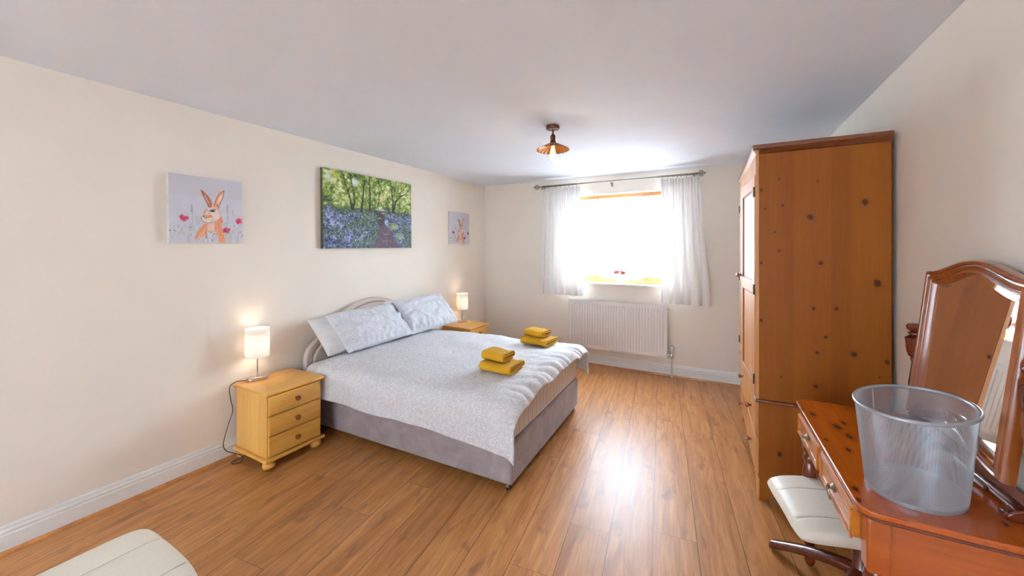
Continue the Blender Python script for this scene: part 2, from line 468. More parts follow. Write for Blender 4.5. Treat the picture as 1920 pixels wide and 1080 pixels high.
for z in (.02, .215):
    pts = []; bm = bmesh.new()
    for i in range(4):
        a, b = Vector(r[i]), Vector(r[(i + 1) % 4]); 
        for k in range(1, 12): p = a.lerp(b, k / 12); pts.append((p.x, p.y, z))
    pts = [((x - BL / 2) * 1.006 + BL / 2, (y - BW / 2) * 1.012 + BW / 2, z) for x, y, z in pts]
    tube(bm, pts, .006, 8, closed=True)
    obj('mattress_piping', bm, M_tape, mat_o, smooth=True)

# bedding
def fabric_pattern(name, a, b, scale=42, rough=.85):
    t = NT(name); v = t.coord()
    n1 = t.noise(v, scale, 2, 2.2, .5)
    band = t.math('ABSOLUTE', t.math('SUBTRACT', n1, .5))
    m = t.ramp(band, [(.035, WHITE), (.065, (0, 0, 0, 1))])
    vo = t.n('ShaderNodeTexVoronoi'); vo.feature = 'F1'; t.l(v, vo.inputs['Vector']); vo.inputs['Scale'].default_value = scale * 1.1
    m2 = t.ramp(vo.outputs['Distance'], [(.22, WHITE), (.3, (0, 0, 0, 1))])
    mm = t.mix(1.0, m, m2, 'LIGHTEN')
    c = t.mix(mm, a, b)
    t.bump(t.noise(v, 14, 4, .5), .25, .01)
    return t.set(c, rough)
M_duvet = fabric_pattern('grey_scroll_print_cotton', srgb(212, 208, 207), srgb(235, 234, 237), 34)
M_sheet = plain('white_cotton', srgb(236, 234, 233), .85, var=.01, nscale=12, bump=.15)

def fold(e, r=.055):
    """sheet running over an edge: excess length -> (outward, drop)"""
    if e <= 0: return e, 0.0
    A = PI / 2 * .98
    if e < r * A: t = e / r; return r * math.sin(t), r * (1 - math.cos(t))
    rest = e - r * A
    return r + rest * .03, r + rest
bedM = Matrix.Translation((XL + .045, 1.905, 0)) @ Matrix.Rotation(BR, 4, 'Z')
# fitted sheet at the head end
def draped(name, mat, Xa, Xb, foot, side_n, side_f, top, label, cat, seedv=0, puff=.0, thick=.0, edge_x=BL, ny=150, nx=130, gather=False, out=0.0):
    bm = bmesh.new()
    W0, W1 = .02, BW - .01
    Ltot = (Xb - Xa)
    def fn(i, j):
        px = Xa + Ltot * i
        nl = side_n(i); fl_ = side_f(i)
        tot = nl + (W1 - W0) + fl_
        sy = -nl + tot * j                      # 0..W on top
        ex = px - edge_x
        R = .075
        dx, dzx = fold(ex, R * .9)
        X = px if ex <= 0 else edge_x + dx
        if sy < 0: dy, dzy = fold(-sy, R); Y = W0 - dy - out
        elif sy > (W1 - W0): dy, dzy = fold(sy - (W1 - W0), R); Y = W1 + dy + out
        else: Y = W0 + sy - out * (1 - 2 * sy / (W1 - W0)); dzy = 0
        Z = top - dzx - dzy
        if puff:
            u = max(0, min(1, (Y - W0) / (W1 - W0)))
            Z += puff * (math.sin(PI * u) ** .6 if 0 < u < 1 else 0)
            w = noise.noise(Vector((px * 3.1, sy * 2.6, seedv))) * .014 + noise.noise(Vector((px * 8, sy * 5, seedv + 4))) * .006 + .006 * abs(noise.noise(Vector((px * 2.5 + sy * 5, sy * 3 - px * 6, 3.3)))) ** .5
            # long diagonal creases on top
            w += .0035 * math.sin(14 * (px * .6 + sy * 1.0) + 3 * noise.noise(Vector((px * 2, sy * 2, 9))))
            hang = max(0, -sy - .03) if sy < 0 else max(0, sy - (W1 - W0) - .03)
            if hang > 0:
                amp = .012 * min(1, hang / .15)
                q = amp * math.sin(px * 7.5 + 2 * noise.noise(Vector((px * 2, hang * 3, 2)))) + .008 * noise.noise(Vector((px * 6, sy * 5, 5)))
                Y += -q if sy < 0 else q
                w *= .3
            if ex > -.18:
                g = sstep(-.18, .05, ex)
                gg = .007 * math.sin(sy * 58 + 9 * noise.noise(Vector((sy * 4, px, 1)))) + .009 * math.sin(sy * 19 + 1.7)
                if hang <= 0: Z += gg * g * .8; X += g * (.018 * noise.noise(Vector((sy * 5, 3, px * 2))) + gg * .6)
            Z += w
        return bedM @ Vector((X, Y, Z))
    grid(bm, nx, ny, fn)
    o = obj(name, bm, mat, smooth=True)
    if thick:
        s = o.modifiers.new('thickness', 'SOLIDIFY'); s.thickness = thick; s.offset = 1
        s2 = o.modifiers.new('sub', 'SUBSURF'); s2.levels = 1; s2.render_levels = 1
    tag(o, label, cat)
    return o
draped('bed_sheet', M_sheet, .085, .62, 0, lambda i: .17, lambda i: .17, .5385, 'plain white sheet showing at the pillow end of the bed', 'sheet', puff=0, ny=60, nx=12, out=.006, thick=.003)
draped('duvet', M_duvet, .245, BL + .085, 0, lambda i: .265 + .045 * i + .008 * math.sin(i * 9), lambda i: .26, .556,
       'pale grey scroll-patterned duvet spread over the double bed', 'duvet', seedv=2, puff=.030, thick=.024, out=.012)

def pillow_bm(L, W, T, seedv, wr=.006, flap=0.0):
    bm = bmesh.new(); n, m = 48, 34
    def sh(u, v, s):
        a, b = 2 * u - 1, 2 * v - 1
        edge = (1 - abs(a) ** 4) * (1 - abs(b) ** 3.2)
        h = T / 2 * (max(0, (1 - abs(a) ** 2.6) * (1 - abs(b) ** 2.2)) ** .55)
        # slightly pinched outline
        X = a * L / 2 * (1 - .035 * (1 - b * b) * (abs(a) ** 3)); Y = b * W / 2 * (1 - .05 * (1 - a * a) * abs(b) ** 3)
        k = wr * (1.1 * noise.noise(Vector((a * 3.2, b * 3, seedv + s))) + .7 * noise.noise(Vector((a * 9 + b * 3, b * 5, seedv))) + .75 * math.sin(a * 30 + 5 * noise.noise(Vector((a * 3, b * 3, seedv)))) * max(0, -b) ** 1.6 + .5 * math.sin(b * 14 + 5 * noise.noise(Vector((a * 3, b * 3, seedv + 5)))) * abs(a) ** 4)
        return Vector((X, Y, s * h + k * min(1, edge * 3)))
    top = grid(bm, n, m, lambda u, v: sh(u, v, 1)); bot = grid(bm, n, m, lambda u, v: sh(u, v, -1))
    bmesh.ops.remove_doubles(bm, verts=bm.verts[:], dist=.0006)
    if flap:
        V = grid(bm, 3, 20, lambda u, v: Vector((-L / 2 - flap * u, (2 * v - 1) * W / 2 * .93, .012 * math.sin(6 * v))))
    return bm
def put_pillow(name, L, W, T, seedv, mat, bl, br, tl, label, group, wr=.006):
    """bl, br: world points of lower edge ends; tl: upper end above bl"""
    bl, br, tl = Vector(bl), Vector(br), Vector(tl)
    xa = (br - bl).normalized(); ya = (tl - bl); ya = (ya - xa * ya.dot(xa)).normalized(); za = xa.cross(ya)
    c = (bl + br) / 2 + ya * W / 2
    o = obj(name, pillow_bm(L, W, T, seedv, wr), mat, smooth=True)
    M = Matrix((xa, ya, za)).transposed().to_4x4(); M.translation = c
    o.matrix_world = M
    s = o.modifiers.new('sub', 'SUBSURF'); s.levels = 1; s.render_levels = 1
    return tag(o, label, 'pillow', group)
M_pill = fabric_pattern('grey_scroll_print_pillowcase', srgb(210, 209, 213), srgb(228, 229, 233))
put_pillow('pillow', .74, .39, .16, 1, M_sheet, (-2.70, 1.935, .615), (-2.70, 2.62, .615), (-2.93, 1.935, .84), 'plain white pillow propped on the headboard behind the patterned pillow nearest the camera', 'white back pillows')
put_pillow('pillow', .70, .41, .15, 6, M_sheet, (-2.73, 2.70, .61), (-2.72, 3.36, .61), (-2.93, 2.70, .88), 'plain white pillow behind the patterned pillow nearer the window', 'white back pillows')
put_pillow('pillow', .75, .42, .20, 11, M_pill, (-2.60, 2.045, .63), (-2.60, 2.735, .64), (-2.88, 2.01, .885), 'grey patterned pillow leaning on the near side of the bed, closest to the camera', 'patterned front pillows', .024)
put_pillow('pillow', .75, .42, .20, 15, M_pill, (-2.61, 2.785, .63), (-2.61, 3.46, .63), (-2.86, 2.74, .92), 'grey patterned pillow on the far side of the bed, closest to the window', 'patterned front pillows', .024)

# ---------------------------------------------------------------- folded towels
M_towel = plain('mustard_terry', srgb(196, 142, 14), .95, var=.10, nscale=220, bump=.6)
def towel(L, W, H, lay, seedv, label, group, loc, rz):
    """rolled-over fold: spiral section in y-z, extruded along x"""
    th = H / (2 * lay + .6)
    pts = []
    y0, y1, z0, z1 = -W / 2, W / 2, 0.0, H - th
    # spiral from outside to inside
    turns = []
    k = 0
    while z1 - z0 > th * .9 and k < 3:
        r = min((z1 - z0) / 2, .035)
        seq = [(y1 - .02 * k, z0), (y0 + r, z0)]
        for a in range(1, 8):
            t = -PI / 2 - PI * a / 8; seq.append((y0 + r + r * math.cos(t), (z0 + z1) / 2 + (z1 - z0) / 2 * math.sin(t)))
        seq += [(y0 + r, z1), ((y0 + y1) / 2, z1), (y1 - r, z1)]
        nz0 = z0 + th * 1.05
        for a in range(1, 8):
            t = PI / 2 - PI * a / 8; seq.append((y1 - r + r * math.cos(t), (nz0 + z1) / 2 + (z1 - nz0) / 2 * math.sin(t)))
        turns += seq
        y0 += th * 1.1; y1 -= th * 1.1; z0 = nz0; z1 -= th * 1.05; k += 1
    n = len(turns); bm = bmesh.new(); nx = 22
    def fn(i, j):
        x = (i - .5) * L; y, z = turns[min(n - 1, int(round(j * (n - 1))))]
        sag = 1 - .16 * math.exp(-((i - .78) / .12) ** 2) + .10 * math.exp(-((i - .18) / .2) ** 2)
        w = noise.noise(Vector((x * 14, y * 16, seedv))) * .006
        return Vector((x + .006 * noise.noise(Vector((y * 30, z * 60, seedv))), y + w, z * sag + max(0, w) + th / 2))
    grid(bm, nx, n - 1, fn)
    o = obj('folded_towel', bm, M_towel, smooth=True)
    s = o.modifiers.new('t', 'SOLIDIFY'); s.thickness = th * .86; s.offset = 0
    s = o.modifiers.new('sub', 'SUBSURF'); s.levels = 1; s.render_levels = 1
    o.location = loc; o.rotation_euler = (0, 0, rz)
    return tag(o, label, 'towel', group)
zt = .613
towel(.25, .215, .062, 2, 1, 'large mustard bath towel folded under a smaller one, stack nearer the camera', 'folded mustard towels', (-1.345, 2.315, zt), math.radians(-1))
towel(.19, .155, .062, 2, 2, 'small mustard hand towel topping the stack nearer the camera', 'folded mustard towels', (-1.385, 2.33, zt + .066), math.radians(-3))
towel(.27, .235, .058, 2, 3, 'large mustard bath towel at the bottom of the stack nearer the window', 'folded mustard towels', (-1.43, 3.14, zt - .003), math.radians(-6))
towel(.20, .155, .058, 2, 4, 'small mustard hand towel topping the stack nearer the window', 'folded mustard towels', (-1.46, 3.17, zt + .058), math.radians(-9))

# ---------------------------------------------------------------- bedside cabinets
Pl, Pd = srgb(226, 172, 84), srgb(208, 148, 62)
M_pineV = wood('honey_pine_upright', Pl, Pd, 2, .38, .25, knots=.055, knot_col=srgb(150, 90, 34), boards=.09, bax=0)
M_pineH = wood('honey_pine_level', srgb(222, 164, 76), srgb(196, 134, 52), 1, .38, .25, knots=.05, knot_col=srgb(130, 74, 30))
M_knob = wood('brown_wood_knob', srgb(140, 70, 24), srgb(104, 48, 14), 0, .4, .2)
cab = thing('bedside_cabinet', 'honey pine bedside cabinet with three drawers, between the camera and the bed', 'bedside cabinet', (XL + .235, 1.592, 0), 0, 'pine bedside cabinets')
obj('cabinet_body', B(-.19, .185, -.192, .192, .082, .500), M_pineV, cab, bevel=.002)
obj('cabinet_top', B(-.205, .212, -.210, .210, .500, .520), M_pineH, cab, bevel=.006, seg=3)
obj('plinth', B(-.20, .212, -.212, .212, .060, .082), M_pineH, cab, bevel=.006, seg=3)
for k in range(3):
    z0 = .092 + k * .1355
    d = obj('drawer', B(.185, .203, -.184, .184, z0, z0 + .1285), M_pineH, cab, bevel=.004)
    bm = bmesh.new(); lathe(bm, [(.010, 0), (.009, .008), (.015, .014), (.0185, .020), (.017, .026), (.010, .030), (.001, .031)], (.203, 0, z0 + .066), (1, 0, 0), 20)
    obj('knob', bm, M_knob, d, smooth=True)
for sx in (-.155, .165):
    for sy in (-.165, .165):
        bm = bmesh.new(); lathe(bm, [(.020, 0), (.033, .008), (.039, .024), (.037, .042), (.026, .054), (.024, .061)], (sx, sy, 0), (0, 0, 1), 22)
        obj('foot', bm, M_pineH, cab, smooth=True)
dup(cab, (XL + .235, 3.90, 0), 0, 'honey pine bedside cabinet in the far corner beyond the bed, mostly hidden by it')

# ---------------------------------------------------------------- table lamps
def shade_mat():
    t = NT('crinkled_white_shade'); co = t.coord()
    v = t.mapping(co, scale=(6, 6, 60)); w = t.noise(v, 1.6, 3, 1.5)
    c = t.ramp(w, [(.35, srgb(214, 208, 204)), (.65, srgb(246, 242, 236))])
    d = t.n('ShaderNodeBsdfDiffuse'); tr = t.n('ShaderNodeBsdfTranslucent'); m = t.n('ShaderNodeMixShader'); m.inputs[0].default_value = .17
    t.l(c, d.inputs[0]); t.l(c, tr.inputs[0]); t.l(d.outputs[0], m.inputs[1]); t.l(tr.outputs[0], m.inputs[2]); t.l(m.outputs[0], t.out.inputs['Surface'])
    return t.m
def emit_mat(name, col, s):
    t = NT(name); t.b.inputs['Base Color'].default_value = col
    t.b.inputs['Emission Color'].default_value = col; t.b.inputs['Emission Strength'].default_value = s; return t.m
M_bulb = emit_mat('warm_bulb_glow', (1.0, .82, .55, 1), 9)
lamp = thing('table_lamp', 'table lamp with white crinkled drum shade, lit, on the cabinet nearer the camera', 'lamp', (-2.935, 1.512, .521), math.radians(62), 'bedside table lamps')
bm = bmesh.new(); st = []
for i in range(32):
    t = 2 * PI * i / 32; st.append(((.030 if math.cos(t) > 0 else -.030) + .036 * math.cos(t), .036 * math.sin(t)))
prism(bm, st, 0, .024, 'z'); obj('base', bm, M_chrome, lamp, bevel=.003, smooth=True)
bm = bmesh.new(); tube(bm, [(0, 0, .024), (0, 0, .22)], .0045, 12); obj('stem', bm, M_chrome, lamp, smooth=True)
bm = bmesh.new(); lathe(bm, [(.014, 0), (.014, .035)], (0, 0, .215), (0, 0, 1), 16); obj('bulb_holder', bm, M_gloss, lamp, smooth=True)
bm = bmesh.new(); ball(bm, (0, 0, .252), .019, sz=1.1); obj('bulb', bm, M_bulb, lamp, smooth=True)
bm = bmesh.new(); lathe(bm, [(.0755, .170), (.0755, .372)], segs=48, cap=False)
sh = obj('lamp_shade', bm, shade_mat(), lamp, smooth=True)
bm = bmesh.new()
tube(bm, [(.0755 * math.cos(2 * PI * i / 40), .0755 * math.sin(2 * PI * i / 40), .371) for i in range(40)], .0016, 6, closed=True)
obj('shade_ring', bm, M_gloss, sh, smooth=True); bm = bmesh.new()
tube(bm, [(.0755 * math.cos(2 * PI * i / 40), .0755 * math.sin(2 * PI * i / 40), .171) for i in range(40)], .0016, 6, closed=True)
for i in range(3):
    t = 2 * PI * i / 3; tube(bm, [(.013 * math.cos(t), .013 * math.sin(t), .236), (.0755 * math.cos(t), .0755 * math.sin(t), .171)], .0012, 5)
obj('shade_ring', bm, M_gloss, sh, smooth=True)
lamp2 = dup(lamp, (-2.915, 3.985, .521), math.radians(62), 'lit table lamp with white crinkled drum shade on the far corner cabinet')
# the flex of the near lamp
bm = bmesh.new()
inv = (Matrix.Translation((-2.935, 1.512, .521)) @ Matrix.Rotation(math.radians(62), 4, 'Z')).inverted()
flex = smoothcurve([(-2.955, 1.46, .528), (-2.985, 1.43, .528), (-3.000, 1.40, .526), (-3.006, 1.368, .50), (-3.006, 1.372, .42), (-3.004, 1.385, .33), (-3.0, 1.355, .24), (-2.995, 1.325, .13), (-2.985, 1.335, .075), (-2.95, 1.375, .045), (-2.90, 1.395, .030), (-2.875, 1.375, .006), (-2.895, 1.338, .006), (-2.93, 1.345, .006), (-2.925, 1.39, .012), (-2.90, 1.41, .03)], 6)
tube(bm, [inv @ p for p in flex], .0028, 7)
obj('power_cord', bm, M_black, lamp, smooth=True)
def point(name, loc, power, col, r=.02):
    l = bpy.data.lights.new(name, 'POINT'); l.energy = power; l.color = col; l.shadow_soft_size = r
    o = bpy.data.objects.new(name, l); C.objects.link(o); o.location = loc; return o
point('near_lamp_light', (-2.935, 1.512, .775), 1.2, (1, .80, .55), .03)
point('far_lamp_light', (-2.915, 3.985, .775), 1.2, (1, .80, .55), .03)

# ---------------------------------------------------------------- pictures (painted into vertex colours of a fine mesh)
class Paint:
    def __init__(s, W, H, bgc):
        s.W, s.H = W, H; s.a = np.ones((H, W, 3)) * np.array(bgc)
        s.Y, s.X = np.mgrid[0:H, 0:W]; s.X = (s.X + .5) / W; s.Y = (s.Y + .5) / H; s.asp = W / H
    def put(s, mask, col):
        s.a = s.a * (1 - mask[..., None]) + np.array(col) * mask[..., None]
    def blob(s, x, y, rx, ry, col, al=1.0, ang=0, soft=.25):
        dx, dy = (s.X - x) * s.asp, s.Y - y; c, n = math.cos(ang), math.sin(ang)
        u, v = (dx * c + dy * n) / (rx * s.asp), (-dx * n + dy * c) / ry
        d = np.sqrt(u * u + v * v); s.put(np.clip((1 - d) / soft, 0, 1) * al, col)
    def line(s, pts, w, col, al=1.0, soft=.5):
        m = np.zeros_like(s.X); ws = w if isinstance(w, (list, tuple)) else [w] * len(pts)
        for (p, q, wa, wb) in zip(pts[:-1], pts[1:], ws[:-1], ws[1:]):
            ax, ay, bx, by = p[0] * s.asp, p[1], q[0] * s.asp, q[1]; dx, dy = bx - ax, by - ay; L = dx * dx + dy * dy + 1e-9
            t = np.clip(((s.X * s.asp - ax) * dx + (s.Y - ay) * dy) / L, 0, 1)
            d = np.hypot(s.X * s.asp - ax - t * dx, s.Y - ay - t * dy); ww = wa + (wb - wa) * t
            m = np.maximum(m, np.clip((ww - d) / (ww * soft + 1e-6), 0, 1))
        s.put(m * al, col)
    def poly(s, pts, col, al=1.0):
        n = len(pts); ins = np.zeros_like(s.X, bool)
        for i in range(n):
            x0, y0 = pts[i]; x1, y1 = pts[(i + 1) % n]
            c = ((y0 > s.Y) != (y1 > s.Y)) & (s.X < (x1 - x0) * (s.Y - y0) / (y1 - y0 + 1e-12) + x0); ins ^= c
        m = ins.astype(float); k = m.copy()
        for sh_ in ((0, 1), (0, -1), (1, 0), (-1, 0)): k += np.roll(m, sh_, (0, 1))
        s.put(k / 5 * al, col)
    def nz(s, cells, rng):
        h = max(2, int(cells)); w = max(2, int(cells * s.asp)); g = rng.random((h + 2, w + 2))
        y, x = s.Y * h, s.X * w; i, j = y.astype(int), x.astype(int); fy, fx = y - i, x - j
        fy, fx = fy * fy * (3 - 2 * fy), fx * fx * (3 - 2 * fx)
        return (g[i, j] * (1 - fx) + g[i, j + 1] * fx) * (1 - fy) + (g[i + 1, j] * (1 - fx) + g[i + 1, j + 1] * fx) * fy
def L3(r, g, b): return srgb(r, g, b)[:3]

def paint_woodland():
    rng = np.random.default_rng(5); p = Paint(230, 170, L3(150, 170, 80))
    n1, n2, n3, n4 = p.nz(9, rng), p.nz(28, rng), p.nz(60, rng), p.nz(90, rng)
    hor = .45
    f = (.35 * n1 + .35 * n2 + .3 * n3)
    top = np.zeros_like(p.a)
    stops = [(.25, L3(48, 66, 32)), (.42, L3(100, 122, 50)), (.55, L3(150, 166, 84)), (.68, L3(204, 206, 142)), (.8, L3(232, 234, 196))]
    xs = [q[0] for q in stops]
    for c in range(3): top[..., c] = np.interp(f + .10 * (1 - np.abs(p.Y - .22) / .3), xs, [q[1][c] for q in stops])
    p.a = top
    p.blob(.05, .10, .03, .10, L3(214, 220, 226), .85, soft=.8); p.blob(.31, .12, .05, .07, L3(222, 228, 238), .9, soft=.7); p.blob(.45, .28, .10, .06, L3(226, 222, 170), .6, soft=.9)
    p.blob(.12, .06, .07, .04, L3(206, 196, 70), .7, soft=.8); p.blob(.62, .30, .06, .09, L3(220, 214, 150), .6, soft=.9)
    # ground
    g = (.2 * n1 + .3 * n2 + .5 * p.nz(75, rng)); low = np.zeros_like(p.a)
    st = [(.22, L3(24, 34, 40)), (.36, L3(58, 70, 84)), (.48, L3(96, 104, 134)), (.60, L3(138, 142, 182)), (.74, L3(190, 194, 220))]
    xs = [q[0] for q in st]
    for c in range(3): low[..., c] = np.interp(g, xs, [q[1][c] for q in st])
    gm = np.clip((p.nz(14, rng) * .6 + n3 * .4 - .42 + .22 * np.exp(-((p.X - .47) / .14) ** 2)) * 4, 0, 1) * .8
    gr = np.zeros_like(low); st2 = [(.2, L3(28, 44, 26)), (.5, L3(82, 104, 66)), (.8, L3(150, 168, 118))]
    for c in range(3): gr[..., c] = np.interp(n4, [q[0] for q in st2], [q[1][c] for q in st2])
    low = low * (1 - gm[..., None]) + gr * gm[..., None]
    m = np.clip((p.Y - hor + .05 * (n2 - .5)) / .03, 0, 1); p.put(m, (0, 0, 0)); p.a += low * m[..., None]
    dk = m * np.clip((.54 - p.Y) / .09, 0, 1) * .7 * (.4 + n3 * .9); p.put(np.clip(dk, 0, 1), L3(34, 36, 46))
    p.blob(.17, .62, .22, .03, L3(112, 104, 176), .45, soft=.9); p.blob(.85, .60, .16, .05, L3(108, 122, 160), .5, soft=.9)
    p.blob(.12, .93, .14, .06, L3(40, 44, 110), .6, soft=.9); p.blob(.60, .455, .09, .02, L3(214, 214, 230), .7, soft=.8)
    # path
    path = [(.56, .46), (.62, .47), (.66, .55), (.63, .62), (.66, .68), (.72, .76), (.76, .86), (.86, 1.0), (.48, 1.0), (.56, .86), (.56, .76), (.57, .68), (.55, .62), (.58, .55)]
    p.poly(path, L3(112, 84, 96), .88)
    p.poly([(.55, .50), (.63, .50), (.65, .60), (.64, .68), (.58, .68), (.54, .60)], L3(44, 34, 38), .65)
    p.blob(.66, .80, .05, .012, L3(176, 150, 160), .8, soft=.8); p.blob(.64, .90, .07, .015, L3(160, 128, 146), .7, soft=.8); p.blob(.58, .575, .035, .012, L3(200, 190, 176), .8, soft=.8)
    p.blob(.76, .69, .07, .06, L3(186, 190, 100), .8, soft=.9); p.blob(.84, .82, .08, .07, L3(170, 182, 104), .75, soft=.9); p.blob(.63, .50, .03, .02, L3(190, 200, 90), .8, soft=.8)
    for k in range(1500):
        x, y = rng.random(), .50 + .5 * rng.random() ** .8
        if .55 < x < .76 and y > .6 and rng.random() < .8: continue
        c = [L3(122, 128, 192), L3(180, 186, 214), L3(80, 88, 164), L3(140, 166, 104), L3(24, 38, 30)][int(rng.integers(0, 5))]
        h = .005 + .009 * (y - .45); i0, i1 = int((y - h) * p.H), int((y + h) * p.H) + 1; j = int(x * p.W)
        p.a[max(0, i0):min(p.H, i1), j:j + 1] = p.a[max(0, i0):min(p.H, i1), j:j + 1] * .6 + np.array(c) * .4
    T = L3(38, 32, 26)
    p.line([(.18, .0), (.21, .16), (.25, .30), (.27, .42), (.28, .47)], [.008, .010, .014, .022, .03], T, .9)
    p.line([(.26, .02), (.28, .18), (.30, .30), (.30, .40), (.28, .46)], [.006, .012, .020, .024, .03], T, .9)
    p.line([(.17, .04), (.24, .14), (.27, .22)], .006, T, .8)
    p.line([(.41, .02), (.40, .2), (.39, .34), (.375, .50)], [.007, .014, .016, .022], T, .92)
    p.line([(.46, .26), (.40, .36)], .005, T, .8)
    p.line([(.465, .0), (.47, .25), (.468, .46)], [.012, .017, .022], T, .92)
    p.line([(.58, .20), (.575, .33), (.56, .42)], [.009, .012, .013], T, .85); p.line([(.52, .18), (.53, .42)], .005, T, .7)
    p.line([(.72, .0), (.735, .18), (.75, .32), (.75, .46)], [.008, .013, .020, .034], T, .95)
    p.line([(.80, .0), (.77, .16), (.765, .25)], .008, T, .9)
    p.line([(1.0, .05), (.92, .17), (.84, .22), (.78, .32), (.755, .46)], [.006, .010, .013, .020, .03], T, .95)
    p.line([(.94, .02), (.88, .12), (.82, .20)], .006, T, .85)
    p.line([(.0, .0), (.12, .02), (.2, .06), (.5, .08), (.6, .04)], .004, T, .6)
    p.blob(.04, .40, .07, .05, L3(34, 34, 34), .7, soft=.8)
    lf = np.clip((n4 - .72) * 6, 0, 1) * (p.Y < .4); p.put(lf * .8, L3(176, 196, 84))
    return p

def paint_hare():
    rng = np.random.default_rng(8); p = Paint(190, 190, L3(214, 209, 214))
    n = p.nz(10, rng); p.put((n * .35 * (p.Y > .3)).clip(0, 1), L3(226, 228, 232)); p.put((p.nz(70, rng) * .12), L3(196, 192, 200))
    def q(x, y):
        u = (x - 100) / 935; t = 100 + 118 * u; return (u, (y - t) / (985 - t))
    Lq = lambda pts, w, c, a=1: p.line([q(*t) for t in pts], w, c, a)
    Pq = lambda pts, c, a=1: p.poly([q(*t) for t in pts], c, a)
    grn, gry = L3(150, 160, 140), L3(120, 124, 130)
    for k in range(70):
        x = rng.uniform(110, 1030); y = rng.uniform(760, 975)
        if 420 < x < 760 and y < 900: continue
        h = rng.uniform(20, 60); dx = rng.uniform(-20, 20)
        Lq([(x, y), (x + dx, y - h)], .0035, grn if rng.random() < .6 else L3(196, 190, 150), .7)
        Lq([(x + dx * .5, y - h * .5), (x + dx * .5 + rng.uniform(-22, 22), y - h * .8)], .0035, gry if rng.random() < .3 else grn, .6)
    for x0, y0, y1 in ((362, 500, 720), (820, 500, 700), (895, 570, 640)):
        Lq([(x0, y0), (x0 + 10, y1)], .0035, L3(160, 160, 170), .8)
        for k in range(7): Lq([(x0 - 12, y0 + k * 15), (x0 + 14, y0 + 8 + k * 15)], .005, L3(128, 126, 150) if x0 < 880 else L3(210, 170, 190), .75)
    for x0, y0 in ((355, 740), (430, 660), (820, 660), (790, 740), (840, 920), (950, 900)):
        for k in range(5): Lq([(x0, y0 + k * 22), (x0 + 28, y0 - 18 + k * 22)], .004, grn, .7); Lq([(x0, y0 + k * 22), (x0 - 24, y0 - 16 + k * 22)], .004, grn, .6)
    for x0, y0 in ((450, 610), (765, 640), (230, 840), (540, 950)): p.blob(*q(x0, y0), .03, .022, L3(232, 214, 150), .7, soft=.9)
    # body
    O, Od, W_, D = L3(226, 152, 92), L3(196, 106, 62), L3(238, 228, 222), L3(64, 58, 62)
    Pq([(520, 740), (460, 800), (420, 880), (395, 930), (500, 900), (560, 840), (650, 840), (690, 900), (700, 985), (790, 985), (780, 900), (730, 800), (745, 700), (720, 640), (640, 700)], O, .8)
    Pq([(560, 740), (640, 720), (650, 830), (560, 830)], W_, .5); Lq([(520, 760), (440, 850), (410, 920)], .03, L3(222, 140, 76), .55); Lq([(700, 680), (720, 800), (740, 920)], .035, L3(232, 140, 70), .6)
    Lq([(735, 660), (745, 720)], .02, Od, .6)
    for k in range(60):
        x, y = rng.uniform(410, 760), rng.uniform(760, 960); Lq([(x, y), (x + rng.uniform(-14, 8), y + 26)], .004, Od if rng.random() < .5 else W_, .5)
    # head
    Pq([(500, 640), (512, 590), (560, 545), (620, 530), (690, 540), (720, 590), (720, 660), (680, 700), (620, 725), (540, 735), (490, 700), (470, 665)], L3(236, 218, 204), 1)
    Lq([(545, 560), (520, 600), (515, 640)], .02, L3(206, 138, 96), .6); Lq([(530, 665), (600, 640)], .022, Od, .75); Lq([(560, 650), (620, 660)], .016, O, .8)
    Lq([(500, 650), (560, 625), (590, 600)], .006, D, .6); Lq([(480, 655), (478, 690), (510, 718), (570, 732), (620, 722)], .006, D, .75); Lq([(500, 640), (512, 655)], .009, D, .8)
    Lq([(640, 545), (700, 560), (725, 620)], .016, Od, .35)
    p.blob(*q(622, 578), .048, .024, L3(44, 46, 56), 1, ang=-.1, soft=.5); p.blob(*q(612, 574), .016, .009, L3(120, 150, 190), .9, soft=.8); Lq([(560, 590), (600, 562), (660, 560)], .005, D, .8)
    for k in range(5): Lq([(600, 690 + k * 6), (680, 680 + k * 12)], .0025, gry, .5)
    # ears
    Pq([(468, 300), (505, 325), (560, 380), (605, 430), (625, 480), (612, 535), (570, 540), (545, 480), (510, 410), (485, 360)], L3(206, 142, 112), 1)
    Lq([(495, 330), (560, 400), (600, 520)], .017, L3(150, 84, 62), .6); Lq([(480, 315), (520, 400), (560, 490), (580, 530)], .006, D, .7); Lq([(530, 390), (570, 470)], .012, L3(206, 200, 214), .6)
    Pq([(780, 318), (735, 330), (690, 380), (660, 440), (640, 500), (640, 530), (700, 545), (725, 490), (750, 440), (775, 380)], L3(228, 176, 140), 1)
    Lq([(775, 325), (710, 370), (670, 440), (645, 520)], .011, L3(186, 100, 60), .85); Pq([(745, 365), (700, 430), (690, 480), (725, 450), (755, 400)], L3(244, 226, 208), .9)
    Lq([(780, 325), (768, 400), (720, 490), (700, 540)], .007, D, .7); Lq([(680, 500), (700, 540)], .016, Od, .8)
    # poppies
    for (x, y, r) in ((265, 665, 55), (985, 705, 44), (808, 828, 46)):
        for k in range(16):
            a = rng.uniform(0, 2 * PI); rr = r * rng.random() ** .5 * .8
            p.blob(*q(x + rr * math.cos(a), y + rr * .75 * math.sin(a)), .032, .026, [L3(214, 62, 104), L3(228, 92, 130), L3(176, 36, 78)][int(rng.integers(0, 3))], .75, ang=a, soft=.5)
        Lq([(x - 25, y + 5), (x, y + 18), (x + 25, y)], .005, L3(120, 24, 60), .8)
    Lq([(535, 850), (542, 920)], .016, L3(190, 90, 110), .6)
    for x0, y0 in ((160, 825), (600, 850), (640, 870), (1005, 845), (1030, 900), (615, 950), (910, 770), (108, 825)): p.blob(*q(x0, y0), .018, .014, L3(130, 90, 120), .7, soft=.7)
    return p

